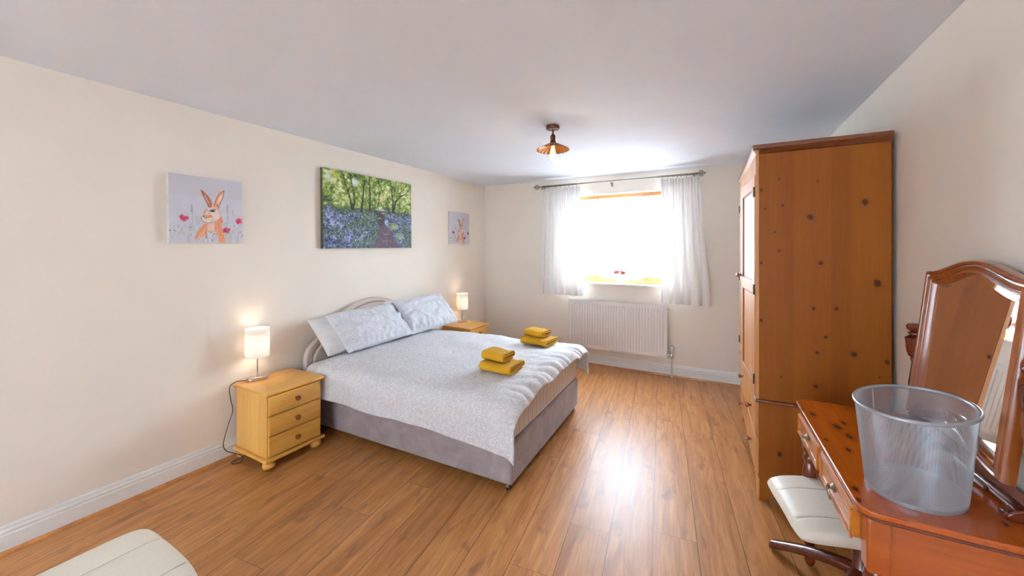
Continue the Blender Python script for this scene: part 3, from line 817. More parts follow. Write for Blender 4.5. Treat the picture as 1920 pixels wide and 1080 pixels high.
def attr_mat(name):
    t = NT(name); a = t.n('ShaderNodeVertexColor'); a.layer_name = 'paint'
    t.bump(t.noise(t.coord(), 900, 2), .1, .0005)
    return t.set(a.outputs['Color'], .7)
M_print = attr_mat('printed_canvas')
M_canvas = plain('white_canvas_edge', srgb(226, 222, 218), .8)
M_canvas_dark = plain('wrapped_print_edge', srgb(70, 76, 48), .8, var=.4, nscale=60)
def picture(p, y0, y1, z0, z1, th, mat_edge, label, roll=0.0, gam=1.2):
    W, H = y1 - y0, z1 - z0
    t = thing('canvas_picture', label, 'picture', (XL + .001, (y0 + y1) / 2, (z0 + z1) / 2)); t.rotation_euler = (roll, 0, 0)
    obj('canvas_frame', B(0, th, -W / 2, W / 2, -H / 2, H / 2), mat_edge, t, bevel=.002)
    me = bpy.data.meshes.new('printed_face'); w, h = p.W, p.H
    jj, ii = np.meshgrid(np.arange(w + 1), np.arange(h + 1)); e = .0008
    co = np.stack([np.full(jj.shape, th + e), -W / 2 + W * jj / w, H / 2 - H * ii / h], -1).reshape(-1, 3)
    idx = (ii[:-1, :-1] * (w + 1) + jj[:-1, :-1]).reshape(-1)
    faces = np.stack([idx, idx + w + 1, idx + w + 2, idx + 1], -1)
    me.from_pydata(co.tolist(), [], faces.tolist())
    ca = me.color_attributes.new('paint', 'FLOAT_COLOR', 'CORNER')
    cols = np.ones((h * w, 4, 4)); cols[..., :3] = (np.clip(p.a, 0, 1) ** gam).reshape(-1, 1, 3)
    ca.data.foreach_set('color', cols.reshape(-1).astype(np.float32))
    me.materials.append(M_print); o = bpy.data.objects.new('printed_face', me); C.objects.link(o); o.parent = t
    return t
ph = paint_hare()
picture(ph, 1.03, 1.445, 1.510, 1.948, .030, M_canvas, 'square canvas of a brown hare among pink poppies, the larger-looking one above the near lamp', math.radians(.6))
picture(ph, 3.845, 4.275, 1.534, 1.955, .018, M_canvas, 'square canvas of a hare among poppies hanging by the far corner above the far lamp')
picture(paint_woodland(), 2.07, 3.14, 1.48, 2.184, .034, M_canvas_dark, 'large woodland canvas of a path through bluebells, hanging above the bed', math.radians(.5), 1.14)

# ---------------------------------------------------------------- ceiling light
M_bronze = plain('aged_bronze', srgb(96, 56, 36), .38, .85, var=.15, nscale=30)
M_copper = NT('amber_copper_shade'); M_copper.set(srgb(176, 112, 52), .32, .9); M_copper = M_copper.m
cl = thing('ceiling_light', 'small bronze ceiling light with fluted umbrella shade and lit filament bulb', 'ceiling light', (-1.09, 2.64, 2.128))
bm = bmesh.new(); lathe(bm, [(.048, .245), (.050, .250), (.050, .270)], segs=36); obj('ceiling_rose', bm, M_bronze, cl, bevel=.002, smooth=True)
bm = bmesh.new(); tube(bm, [(0, 0, .247), (0, 0, .195)], .006, 10); obj('stem', bm, M_bronze, cl, smooth=True)
bm = bmesh.new(); lathe(bm, [(.006, .212), (.013, .205), (.020, .192), (.021, .184), (.018, .180), (.019, .160), (.022, .150), (.026, .143), (.026, .134)], segs=24); obj('lamp_holder', bm, M_bronze, cl, smooth=True)
bm = bmesh.new()
NF = 20
def shade_fn(i, j):
    t = 2 * PI * i; r = .026 + .097 * j
    z = .142 - .052 * j ** 1.1
    fl_ = abs(math.sin(t * NF / 2)); z += (-.005 * (1 - fl_) + .002) * j; r *= (1 + .03 * (fl_ - .5) * j)
    return Vector((r * math.cos(t), r * math.sin(t), z))
grid(bm, 160, 10, shade_fn, closed_u=True)
s_ = obj('shade', bm, M_copper, cl, smooth=True); m_ = s_.modifiers.new('t', 'SOLIDIFY'); m_.thickness = .0015
bm = bmesh.new(); lathe(bm, [(.001, .0), (.010, .003), (.020, .018), (.0245, .038), (.0235, .058), (.017, .088), (.013, .108), (.013, .134)], segs=24)
M_bulb2 = emit_mat('filament_bulb_glow', (1.0, .66, .26, 1), 1.6)
obj('bulb', bm, M_bulb2, cl, smooth=True)
point('ceiling_lamp_light', (-1.09, 2.64, 2.095), 1.0, (1, .78, .5), .03)

# ---------------------------------------------------------------- curtain pole, curtains, nets
M_pole = plain('antique_pewter', srgb(120, 112, 98), .35, .8, var=.06)
PY, PZ = 4.60, 2.300
pole = thing('curtain_pole', 'antique pewter curtain pole with cage finials above the window', 'curtain pole', (-1.13, PY, PZ))
bm = bmesh.new(); tube(bm, [(-.955, 0, 0), (.93, 0, 0)], .0085, 14); obj('rod', bm, M_pole, pole, smooth=True)
for a_, b_ in ((-.955, -.45), (.52, .93)):
    bm = bmesh.new(); tube(bm, [(a_, 0, 0), (b_, 0, 0)], .0105, 14); obj('outer_sleeve', bm, M_pole, pole, smooth=True)
for sx, x0 in ((-1, -.955), (1, .93)):
    bm = bmesh.new(); c = Vector((x0 + sx * .045, 0, 0)); R = .040
    a = Vector((sx * R, 0, 0))
    ring = [Vector((0, R * .8 * math.cos(t), R * .8 * math.sin(t))) for t in (0, PI / 2, PI, 3 * PI / 2)]
    mid = [[c + Vector((sx * k, 0, 0)) + q_ * .95 for q_ in ring] for k in (-.012, .012)]
    for i in range(4):
        tube(bm, [c - a, mid[0][i], mid[1][(i + 0) % 4], c + a], .0026, 6)
        tube(bm, [c - a, mid[0][i], mid[1][(i + 1) % 4], c + a], .0022, 6)
        tube(bm, [mid[0][i], mid[0][(i + 1) % 4]], .0022, 6); tube(bm, [mid[1][i], mid[1][(i + 1) % 4]], .0022, 6)
    lathe(bm, [(.012, 0), (.014, .006), (.012, .012)], (x0 - sx * .006, 0, 0), (sx, 0, 0), 14); lathe(bm, [(.006, 0), (.002, .014)], c + a, (sx, 0, 0), 10)
    obj('finial', bm, M_pole, pole, smooth=True)
for bx in (-.93, -.02, .90):
    bm = bmesh.new(); tube(bm, [(bx, 0, -.01), (bx, .02, -.028), (bx, .108, -.028)], .005, 8); box(bm, bx - .01, bx + .01, .102, .109, -.055, .0)
    tube(bm, [(bx, .013 * math.cos(t), .013 * math.sin(t)) for t in [PI * 1.1 * k / 8 + PI for k in range(9)]], .004, 6)
    obj('bracket', bm, M_pole, pole, smooth=True)
for rx in [-.90, -.83, -.73, -.665, -.60, -.55, -.50, -.445] + [.575, .64, .69, .735, .775, .83, .90]:
    bm = bmesh.new(); tube(bm, [(rx, .016 * math.cos(t), .016 * math.sin(t) - .004) for t in [2 * PI * k / 16 for k in range(16)]], .0022, 6, closed=True)
    tube(bm, [(rx, 0, -.020), (rx, 0, -.032)], .0018, 5)
    obj('curtain_ring', bm, M_pole, pole, smooth=True)

def cloth_mat(name, col, trans, transp):
    t = NT(name); co = t.coord()
    v = t.mapping(co, scale=(30, 30, 3)); w = t.noise(v, 2, 3)
    c = t.ramp(w, [(.3, scl(col, .97)), (.7, col)])
    d = t.n('ShaderNodeBsdfDiffuse'); tr = t.n('ShaderNodeBsdfTranslucent'); m = t.n('ShaderNodeMixShader'); m.inputs[0].default_value = trans
    t.l(c, d.inputs[0]); t.l(c, tr.inputs[0]); t.l(d.outputs[0], m.inputs[1]); t.l(tr.outputs[0], m.inputs[2])
    last = m
    if transp:
        tp = t.n('ShaderNodeBsdfTransparent'); m2 = t.n('ShaderNodeMixShader'); m2.inputs[0].default_value = transp
        t.l(m.outputs[0], m2.inputs[1]); t.l(tp.outputs[0], m2.inputs[2]); last = m2
    t.l(last.outputs[0], t.out.inputs['Surface']); return t.m
M_curt = cloth_mat('white_curtain_linen', srgb(252, 248, 243), .08, 0)
def curtain(x0t, x1t, x0b, x1b, zt_, zb, nf, seedv, label):
    bm = bmesh.new()
    def fn(i, j):
        z = zt_ + (zb - zt_) * j
        a = x0t + (x1t - x0t) * i; b = x0b + (x1b - x0b) * i; x = a + (b - a) * sstep(0, 1, j)
        ph_ = i * nf * 2 * PI + .9 * noise.noise(Vector((i * 4, j * 1.2, seedv)))
        amp = .004 + .024 * sstep(.05, .5, j)
        y = amp * math.sin(ph_) + .010 * math.sin(ph_ * 2.6 + seedv) * (1 - sstep(.03, .5, j)) + .005 * math.sin(ph_ * 1.7 + 2 + seedv) + .012 * math.sin(ph_ * .5 + 1 + seedv) * j
        x += .010 * math.cos(ph_) * j
        if j < .045: z += .008 * math.sin(ph_ + .5)
        y += .006 * noise.noise(Vector((i * 20, j * 2, seedv + 2)))
        return Vector((x, PY + .004 + y, z + .006 * noise.noise(Vector((i * 3, 1, seedv))) * j))
    grid(bm, nf * 28, 50, fn)
    o = obj('curtain', bm, M_curt, smooth=True); tag(o, label, 'curtain', 'white window curtains')
    bm = bmesh.new()
    def fh(i, j):
        p_ = fn(i, .005 + .045 * j); return p_ + Vector((0, -.003, 0))
    grid(bm, nf * 28, 4, fh); obj('heading_tape', bm, M_curt, o, smooth=True)
    return o
curtain(-2.045, -1.525, -2.075, -1.50, PZ - .030, .875, 6, 1, 'white gathered curtain on the left of the window')
curtain(-.565, -.165, -.575, -.075, PZ - .030, .848, 5, 5, 'white gathered curtain on the right of the window, beside the wardrobe')
bm = bmesh.new(); grid(bm, 4, 4, lambda i, j: Vector((-2.45 + 2.7 * i, YN + .03, .25 + 2.0 * j)))  # added translucent blind, out of view, spreads sky light as room fill
bl = obj('fill_blind', bm, cloth_mat('fill_blind_fabric', (.95, .95, .95, 1), .115, 0)); tag(bl, 'added unseen white blind behind the camera, passing soft fill light', 'blind')
M_net = cloth_mat('white_net_lace', srgb(248, 249, 250), .6, .27)
def net(x0, x1, seedv, label):
    bm = bmesh.new(); nf = 9
    def fn(i, j):
        z = 2.122 + (1.128 - 2.122) * j; x = x0 + (x1 - x0) * i
        e = min(i, 1 - i); dens = 1 + 1.5 * math.exp(-e * 12)
        ph_ = i * nf * 2 * PI + 1.5 * noise.noise(Vector((i * 3, j, seedv)))
        if j > .97: z += .008 * math.sin(i * 60)
        return Vector((x, YF + .098 + .010 * math.sin(ph_) + .004 * math.sin(ph_ * 2.3), z))
    grid(bm, 110, 20, fn); o = obj('net_curtain', bm, M_net, smooth=True); return tag(o, label, 'net curtain', 'lace net curtains')
net(-1.80, -1.367, 1, 'sheer net curtain over the left pane, partly behind the left curtain')
net(-1.360, -.800, 2, 'wide sheer net curtain over the middle pane behind the flowers')
net(-.793, -.36, 3, 'sheer net curtain over the right pane, partly behind the right curtain')

# ---------------------------------------------------------------- flowers on the sill
M_vase = NT('clear_glass'); M_vase.set((1, 1, 1, 1), .03); M_vase.b.inputs['Transmission Weight'].default_value = .7; M_vase.b.inputs['IOR'].default_value = 1.3; M_vase = M_vase.m
vs = thing('glass_vase', 'small clear glass vase on the window sill', 'vase', (-1.064, 4.735, 1.041))
bm = bmesh.new(); lathe(bm, [(.030, 0), (.038, .006), (.041, .030), (.036, .055), (.026, .068), (.028, .080)], segs=28, cap=False)
bm.faces.new([v_ for v_ in bm.verts if abs(v_.co.z) < 1e-6][:28])
g_ = obj('glass', bm, M_vase, vs, smooth=True); m_ = g_.modifiers.new('t', 'SOLIDIFY'); m_.thickness = .003
bm = bmesh.new(); tube(bm, [(.0275 * math.cos(2 * PI * k / 20), .0275 * math.sin(2 * PI * k / 20), .068) for k in range(20)], .003, 6, closed=True)
tube(bm, smoothcurve([(-.01, -.03, .068), (-.03, -.036, .05), (-.038, -.04, .02), (-.044, -.04, -.02)], 5), .002, 5); obj('ribbon', bm, plain('pale_ribbon', srgb(222, 214, 212), .6), vs, smooth=True)
M_leaf = plain('sage_leaf', srgb(92, 108, 50), .6); 
def flower(cx, cz, lean, col, label, seedv):
    t = thing('artificial_flower', label, 'flower', (-1.064, 4.735, 1.05), 0, 'flowers in the glass vase')
    rng = random.Random(seedv)
    bm = bmesh.new(); tube(bm, smoothcurve([(0, 0, .0), (cx * .3, 0, .05), (cx * .9, -.004, cz - .03), (cx, -.006, cz - .01)], 5), .0016, 6)
    for k in range(5):
        a = rng.uniform(0, 2 * PI); c = Vector((cx * .8, -.005, cz - .03))
        e = c + Vector((math.cos(a) * .022, math.sin(a) * .015, rng.uniform(-.004, .014)))
        s1 = (e - c).cross(Vector((0, 0, 1))).normalized() * .007
        v_ = [bm.verts.new(q_) for q_ in (c, (c + e) / 2 + s1, e, (c + e) / 2 - s1)]; bm.faces.new(v_)
    obj('stem', bm, M_leaf, t, recalc=False)
    bm = bmesh.new()
    lathe(bm, [(.006, -.020), (.026, -.015), (.040, .0), (.043, .014), (.038, .027), (.027, .035), (.014, .033), (.004, .027)], (cx, -.008, cz), (lean * .6, -.15, 1), 40, rfun=lambda t_, h_: 1 + .08 * math.sin(t_ * 5 + h_ * 160))
    for layer, (n_, r_, h_) in enumerate(((6, .041, .012), (7, .048, .004))):
        for k in range(n_):
            a0 = 2 * PI * k / n_ + layer * .4
            def fp(u, v):
                aa = a0 + (u - .5) * 2 * PI / n_ * 1.4; rr = r_ * (.25 + .75 * math.sin(v * PI / 2)); z = h_ * (v ** 1.3) - .012 * layer * v
                return Vector((cx + lean * z + rr * math.cos(aa), -.008 + rr * math.sin(aa), cz + z - .008 + .003 * math.sin(u * PI)))
            grid(bm, 4, 4, fp)
    obj('petals', bm, col, t, smooth=True, recalc=False)
flower(-.036, .130, -.3, plain('dusty_rose_petals', srgb(216, 130, 142), .8, var=.15, nscale=120), 'dusty rose artificial bloom, left one in the vase', 1)
flower(.046, .124, .4, plain('salmon_petals', srgb(216, 132, 112), .8, var=.15, nscale=120), 'salmon pink artificial bloom leaning right in the vase', 2)
bm = bmesh.new(); fo = random.Random(4)
for k in range(10):
    a = fo.uniform(0, 2 * PI); e = Vector((.04 * math.cos(a), .02 * math.sin(a) - .01, .085 + fo.uniform(0, .02))); c = Vector((0, 0, .02))
    tube(bm, [c, e * .6 + c * .4, e], .001, 4); 
    s1 = Vector((.006, 0, .004)); v_ = [bm.verts.new(q_) for q_ in (e - Vector((0, 0, .014)), e + s1, e + Vector((0, 0, .012)), e - s1)]; bm.faces.new(v_)
for k in range(9): ball(bm, (-.066 - .012 * fo.random(), -.01, .13 + .02 * fo.random()), .0025, seg=6, rings=4)
tube(bm, [(0, 0, .06), (-.03, -.006, .10), (-.068, -.01, .138)], .0008, 4)
sp = obj('foliage_sprig', bm, M_leaf, recalc=False); sp.location = (-1.064, 4.735, 1.05); tag(sp, 'sprig of small green leaves between the two blooms in the vase', 'foliage')

# ---------------------------------------------------------------- radiator
M_rad = plain('radiator_enamel', srgb(236, 230, 224), .3, var=.01)
rad = thing('radiator', 'white ribbed panel radiator on the wall under the window', 'radiator', (-1.097, 4.62, .226))
RW, RH = 1.19, .60
bm = bmesh.new()
NR = 34; pitch = (RW - .06) / NR; prof = []
for k in range(NR):
    a = -RW / 2 + .03 + k * pitch
    prof += [(a, 0), (a + pitch * .56, 0), (a + pitch * .66, .007), (a + pitch * .90, .007)]
prof.append((RW / 2 - .03, 0))
def zprof(zf):  # depth fades at top and bottom of the ribs
    return [(x, y * zf) for x, y in prof]
rows = [(.0, 0), (.032, 0), (.045, 1), (RH - .060, 1), (RH - .047, 0), (RH - .012, 0)]
V = [[bm.verts.new((x, y, z)) for x, y in zprof(k)] for z, k in rows]
for a, b in zip(V[:-1], V[1:]):
    for i in range(len(a) - 1): bm.faces.new((a[i], a[i + 1], b[i + 1], b[i]))
box(bm, -RW / 2 + .004, -RW / 2 + .03, 0.0, .014, .0, RH - .012); box(bm, RW / 2 - .03, RW / 2 - .004, 0.0, .014, .0, RH - .012)
box(bm, -RW / 2 + .03, RW / 2 - .03, .009, .016, .0, RH - .012)
obj('front_panel', bm, M_rad, rad, recalc=False)
obj('end_cap', B(-RW / 2, -RW / 2 + .004, -.004, .062, 0, RH - .002), M_rad, rad, bevel=.0015)
obj('end_cap', B(RW / 2 - .004, RW / 2, -.004, .062, 0, RH - .002), M_rad, rad, bevel=.0015)
bm = bmesh.new(); box(bm, -RW / 2 + .004, RW / 2 - .004, -.003, .004, RH - .012, RH); box(bm, -RW / 2 + .004, RW / 2 - .004, .055, .062, RH - .012, RH)
for k in range(60): x = -RW / 2 + .012 + k * (RW - .024) / 60; box(bm, x, x + .008, .004, .055, RH - .006, RH - .002)
obj('top_grille', bm, M_rad, rad)
obj('rear_panel', B(-RW / 2 + .02, RW / 2 - .02, .045, .055, .02, RH - .02), M_rad, rad)
for x in (-.4, .4): obj('wall_bracket', B(x - .015, x + .015, .055, .0895, .06, RH - .06), M_rad, rad)
bm = bmesh.new(); lathe(bm, [(.006, 0), (.008, .004), (.008, .014), (.005, .016)], (RW / 2 - .002, .03, RH - .05), (1, 0, 0), 12); obj('bleed_valve', bm, M_chrome, rad, smooth=True)
bm = bmesh.new(); tube(bm, [(RW / 2 - .004, .030, .03), (RW / 2 + .045, .030, .03)], .009, 12); lathe(bm, [(.012, .0), (.015, .003), (.015, .02), (.011, .03), (.011, .05)], (RW / 2 + .045, .030, .005), (0, 0, 1), 14)
vl = obj('valve', bm, M_chrome, rad, smooth=True)
bm = bmesh.new(); lathe(bm, [(.013, 0), (.019, .008), (.020, .040), (.019, .044), (.020, .046), (.020, .066), (.016, .070)], (RW / 2 + .045, .030, .054), (0, 0, 1), 20); obj('thermostat_head', bm, M_rad, vl, smooth=True)
bm = bmesh.new(); tube(bm, [(RW / 2 + .045, .030, .006), (RW / 2 + .045, .030, -.225)], .0075, 10); obj('pipe', bm, plain('pale_plastic_sleeve', srgb(214, 208, 206), .4), rad, smooth=True)

# ---------------------------------------------------------------- wardrobe
Wl, Wd = srgb(150, 84, 18), srgb(128, 62, 12)
M_wside = wood('orange_pine_boards_upright', Wl, Wd, 2, .5, 0, boards=.083, spec=.2, bax=0, gs=10, contrast=.7, knot_col=srgb(70, 28, 12))
M_wfront = wood('orange_pine_front', srgb(200, 138, 74), srgb(174, 106, 50), 2, .45, .08, knots=.05, gs=12, knot_col=srgb(90, 44, 22))
M_wtop = wood('orange_pine_moulding', srgb(122, 64, 28), srgb(92, 42, 16), 0, .35, .3, gs=14)
M_wtopf = wood('orange_pine_cornice_front', srgb(206, 150, 92), srgb(180, 118, 62), 1, .35, .3, gs=14)
def explicit_knots(m, pts, ax, col, halo):
    # ax 0: knots on an upright side (x, z); ax 1: knots on a level top (x, y)
    nt = m.node_tree; L = nt.links.new; b = nt.nodes['Principled BSDF']
    src = b.inputs['Base Color'].links[0].from_socket
    tc = nt.nodes.new('ShaderNodeTexCoord'); nz = nt.nodes.new('ShaderNodeTexNoise'); nz.inputs['Scale'].default_value = 60
    L(tc.outputs['Object'], nz.inputs['Vector'])
    mn = None
    for (px_, pz_, r_) in pts:
        sub = nt.nodes.new('ShaderNodeVectorMath'); sub.operation = 'SUBTRACT'; L(tc.outputs['Object'], sub.inputs[0]); sub.inputs[1].default_value = (px_, 0, pz_) if ax == 0 else (px_, pz_, 0)
        mul = nt.nodes.new('ShaderNodeVectorMath'); mul.operation = 'MULTIPLY'; L(sub.outputs[0], mul.inputs[0]); mul.inputs[1].default_value = (1 / r_, 0, .85 / r_) if ax == 0 else (1 / r_, .45 / r_, 0)
        ln = nt.nodes.new('ShaderNodeVectorMath'); ln.operation = 'LENGTH'; L(mul.outputs[0], ln.inputs[0])
        if mn is None: mn = ln.outputs['Value']
        else:
            mm = nt.nodes.new('ShaderNodeMath'); mm.operation = 'MINIMUM'; L(mn, mm.inputs[0]); L(ln.outputs['Value'], mm.inputs[1]); mn = mm.outputs[0]
    ad = nt.nodes.new('ShaderNodeMath'); ad.operation = 'ADD'; L(mn, ad.inputs[0]); L(nz.outputs['Fac'], ad.inputs[1])
    def rmp(a, b_):
        r = nt.nodes.new('ShaderNodeMapRange'); L(ad.outputs[0], r.inputs[0]); r.inputs[1].default_value = a; r.inputs[2].default_value = b_; r.inputs[3].default_value = 1; r.inputs[4].default_value = 0; return r.outputs[0]
    def mix(f, a, c, k):
        q = nt.nodes.new('ShaderNodeMath'); q.operation = 'MULTIPLY'; L(f, q.inputs[0]); q.inputs[1].default_value = k
        x = nt.nodes.new('ShaderNodeMix'); x.data_type = 'RGBA'; L(q.outputs[0], x.inputs[0]); L(a, x.inputs[6]); x.inputs[7].default_value = c; return x.outputs[2]
    c1 = mix(rmp(1.2, 2.6), src, halo, .4); c2 = mix(rmp(0.95, 1.45), c1, col, .85)
    L(c2, b.inputs['Base Color'])
explicit_knots(M_wside, [(0.098, 1.873, 0.0083), (0.114, 1.719, 0.0083), (0.029, 1.705, 0.0063), (0.241, 1.649, 0.0181), (0.472, 1.719, 0.0191), (0.076, 1.569, 0.0073), (0.098, 1.461, 0.0083), (0.011, 1.388, 0.0085), (0.287, 1.393, 0.0139), (0.522, 1.289, 0.0207), (0.011, 1.815, 0.0106), (0.273, 1.846, 0.006), (0.255, 1.14, 0.012), (0.354, 1.147, 0.0118), (0.308, 0.985, 0.0109), (0.271, 0.895, 0.011), (0.427, 0.907, 0.0174), (0.011, 1.052, 0.0106), (0.559, 0.884, 0.0131), (0.264, 0.707, 0.012), (0.106, 0.735, 0.0062), (0.101, 0.291, 0.0166), (0.529, 0.798, 0.0056)], 0, srgb(62, 26, 12), srgb(128, 62, 20))
wd = thing('wardrobe', 'tall orange pine wardrobe with two panelled doors over two drawers, against the right wall', 'wardrobe', (.215, 2.635, 0), math.radians(1.2))
WWd, WDp = 1.17, .578        # along y, along x ; local origin = near front corner
obj('wardrobe_body', B(0, WDp, 0, WWd, .590, 2.030), M_wside, wd, bevel=.003)
# lower chest sides with cut-out feet
def side_profile():
    return [(0, 0), (.035, 0), (.095, .085), (.14, .105), (WDp - .14, .105), (WDp - .095, .085), (WDp - .035, 0), (WDp, 0), (WDp, .572), (0, .572)]
bm = bmesh.new(); prism(bm, side_profile(), 0, .02, 'y'); obj('chest_side', bm, M_wside, wd, bevel=.002)
bm = bmesh.new(); prism(bm, side_profile(), WWd - .02, WWd, 'y'); obj('chest_side', bm, M_wside, wd, bevel=.002)
bm = bmesh.new(); box(bm, .004, WDp - .002, .02, WWd - .02, .115, .572)
obj('chest_body', bm, M_wside, wd)
bm = bmesh.new(); prism(bm, [(0.0, 0), (.05, 0), (.10, .07), (.16, .10), (WWd - .16, .10), (WWd - .10, .07), (WWd - .05, 0), (WWd, 0), (WWd, .125), (0, .125)], -.006, .004, 'x'); obj('plinth', bm, M_wfront, wd, bevel=.002)
bm = bmesh.new(); box(bm, -.022, WDp, -.014, WWd + .014, .572, .590); obj('waist_moulding', bm, M_wtop, wd, bevel=.007, seg=3)
# cornice
bm = bmesh.new(); box(bm, -.035, WDp + .0, -.032, WWd + .03, 2.052, 2.078); obj('cornice_top', bm, M_wtop, wd, bevel=.006, seg=3)
bm = bmesh.new(); prism(bm, [(0, 2.0), (-.006, 2.0), (-.010, 2.02), (-.030, 2.052), (0, 2.052)], 0, WWd, 'y')
# (x,z) profile extruded along y : prism axis y
obj('cornice_front', bm, M_wtopf, wd)
bm = bmesh.new(); prism(bm, [(0, 2.03), (-.006, 2.03), (-.024, 2.052), (0, 2.052)], 0.0, WDp, 'x'); obj('cornice_side', bm, M_wtop, wd)
obj('face_frame', B(-.016, 0, 0.0, .012, .590, 2.03), M_wfront, wd)
obj('face_frame', B(-.016, 0, WWd - .03, WWd, .590, 2.03), M_wfront, wd)
obj('frieze', B(-.016, 0, .012, WWd - .03, 1.915, 2.03), M_wfront, wd, bevel=.002)
M_red = wood('red_brown_panel_edge', srgb(130, 60, 40), srgb(96, 40, 28), 2, .35, .3)
M_brass = plain('dull_brass_hinge', srgb(70, 58, 40), .4, .8)
def knob(bm, p, ax=(-1, 0, 0), s=1.0):
    lathe(bm, [(.008 * s, 0), (.007 * s, .010 * s), (.012 * s, .016 * s), (.017 * s, .022 * s), (.016 * s, .030 * s), (.008 * s, .035 * s), (.0008, .0355 * s)], p, ax, 18)
M_wknob = wood('reddish_wood_knob', srgb(168, 92, 62), srgb(120, 60, 38), 0, .3, .4)
z0, z1 = .600, 1.908
def door(hinge_y, dirn, ang, width):
    d = bpy.data.objects.new('door', None); 
    bm = bmesh.new(); th = .020; st = .075
    # built from the hinge: local y from 0 to width*dirn
    def bb(a, b, za, zb, x0=-th, x1=0.0):
        ya, yb = sorted((a * dirn, b * dirn)); box(bm, x0, x1, ya, yb, za, zb)
    bb(0, st, z0, z1); bb(width - st, width, z0, z1)
    bb(st, width - st, z0, z0 + st); bb(st, width - st, z1 - st, z1); bb(st, width - st, 1.20, 1.20 + st)
    dr = obj('door', bm, M_wfront, wd, bevel=.004)
    dr.location = (-.002, hinge_y, 0); dr.rotation_euler = (0, 0, ang)
    for za, zb in ((z0 + st, 1.20), (1.20 + st, z1 - st)):
        bm = bmesh.new(); ya, yb = sorted((st * dirn, (width - st) * dirn)); box(bm, -.010, -.004, ya, yb, za, zb); obj('door_panel', bm, M_wfront, dr)
        bm = bmesh.new()
        for (a, b, c, d_) in ((ya, ya + .007, za, zb), (yb - .007, yb, za, zb), (ya, yb, za, za + .007), (ya, yb, zb - .007, zb)): box(bm, -.016, -.010, a, b, c, d_)
        obj('panel_moulding', bm, M_red, dr)
    bm = bmesh.new(); knob(bm, (-th, (width - .038) * dirn, 1.285)); obj('knob', bm, M_wknob, dr, smooth=True)
    for hz in (z0 + .10, 1.23, z1 - .10):
        bm = bmesh.new(); tube(bm, [(-th - .003, -.002 * dirn, hz - .03), (-th - .003, -.002 * dirn, hz + .03)], .0045, 8); obj('hinge', bm, M_brass, dr)
    bpy.data.objects.remove(d)
    return dr
door(.016, 1, math.radians(3.2), .55)
door(WWd - .034, -1, math.radians(-.3), .558)
for za, zb in ((.135, .345), (.355, .562)):
    d = obj('drawer', B(-.016, .004, .024, WWd - .024, za, zb), M_wfront, wd, bevel=.004)
    for ky in (.25, WWd - .30):
        bm = bmesh.new(); knob(bm, (-.016, ky, (za + zb) / 2)); obj('knob', bm, M_wknob, d, smooth=True)

# ---------------------------------------------------------------- dressing table
Rl, Rd = srgb(180, 84, 8), srgb(144, 54, 4)
M_dt = wood('red_pine_top', Rl, Rd, 1, .25, .35, gs=8)
explicit_knots(M_dt, [(0.037, 0.693, 0.0126), (0.006, 0.738, 0.0075), (0.094, 0.591, 0.0151), (0.111, 0.513, 0.0127), (0.025, 0.438, 0.0063), (0.022, 0.108, 0.01), (0.013, 0.049, 0.0072), (0.127, 0.646, 0.0086), (0.075, 0.384, 0.0089), (0.32, 0.105, 0.0076)], 1, srgb(78, 20, 4), srgb(112, 32, 6))
M_dv = wood('red_pine_side', srgb(176, 86, 20), srgb(142, 58, 12), 0, .32, .25, knots=.05, gs=12, knot_col=srgb(70, 22, 10))
M_dd = wood('pine_drawer_front', srgb(200, 120, 44), srgb(168, 90, 26), 1, .25, .5, gs=12)
M_dark = wood('dark_red_turned_wood', srgb(120, 48, 20), srgb(80, 26, 10), 2, .25, .5)
M_edge = wood('red_brown_edge', srgb(116, 48, 22), srgb(84, 30, 12), 1, .2, .6)
TY0, TY1, TX0, TX1 = 1.375, 2.255, 0.345, 0.806
dt = thing('dressing_table', 'glossy red pine dressing table with two small drawers, near right corner', 'dressing table', (TX0, TY0, 0), math.radians(1.2))
TL, TD = TY1 - TY0, .455
def rr(x0, x1, y0, y1, r, n=6):
    pts = []
    for cx, cy, a0 in ((x0 + r, y0 + r, PI), (x1 - .005, y0 + .005, 1.5 * PI), (x1 - .005, y1 - .005, 0), (x0 + r, y1 - r, PI / 2)):
        R = r if cx < (x0 + x1) / 2 else .005
        for k in range(n + 1): t = a0 + PI / 2 * k / n; pts.append((cx + R * math.cos(t), cy + R * math.sin(t)))
    return pts
bm = bmesh.new(); prism(bm, rr(0, TD, 0, TL, .045), .732, .750, 'z'); top = obj('table_top', bm, M_dt, dt, bevel=.006, seg=3, smooth=True)
bm = bmesh.new(); prism(bm, rr(.006, TD - .002, .006, TL - .006, .042), .720, .732, 'z'); obj('top_moulding', bm, M_edge, dt, bevel=.004, smooth=True)
obj('side_panel', B(.055, TD - .04, .028, .046, .572, .720), M_dv, dt)
obj('side_panel', B(.055, TD - .04, TL - .046, TL - .028, .572, .720), M_dv, dt)
obj('back_panel', B(TD - .035, TD - .02, .05, TL - .05, .572, .720), M_dv, dt)
obj('drawer_case', B(.028, TD - .04, .048, TL - .048, .612, .720), M_dark, dt)
for lx in (.05, TD - .045):
    for ly in (.05, TL - .05):
        bm = bmesh.new()
        a = .027
        pts = [(lx - a, ly - a), (lx + a, ly - a), (lx + a, ly + a), (lx - a, ly + a)]
        prism(bm, pts, .565, .720, 'z')
        lg = obj('leg', bm, M_dv, dt, bevel=.008, seg=3, smooth=True)
        bm = bmesh.new(); lathe(bm, [(.014, 0), (.022, .02), (.016, .05), (.015, .07), (.020, .10), (.026, .30), (.029, .42), (.024, .46), (.018, .475), (.027, .49), (.027, .505), (.019, .515), (.028, .53), (.030, .545), (.024, .566)], (lx, ly, 0), (0, 0, 1), 24)
        obj('turned_leg', bm, M_dark, lg, smooth=True)
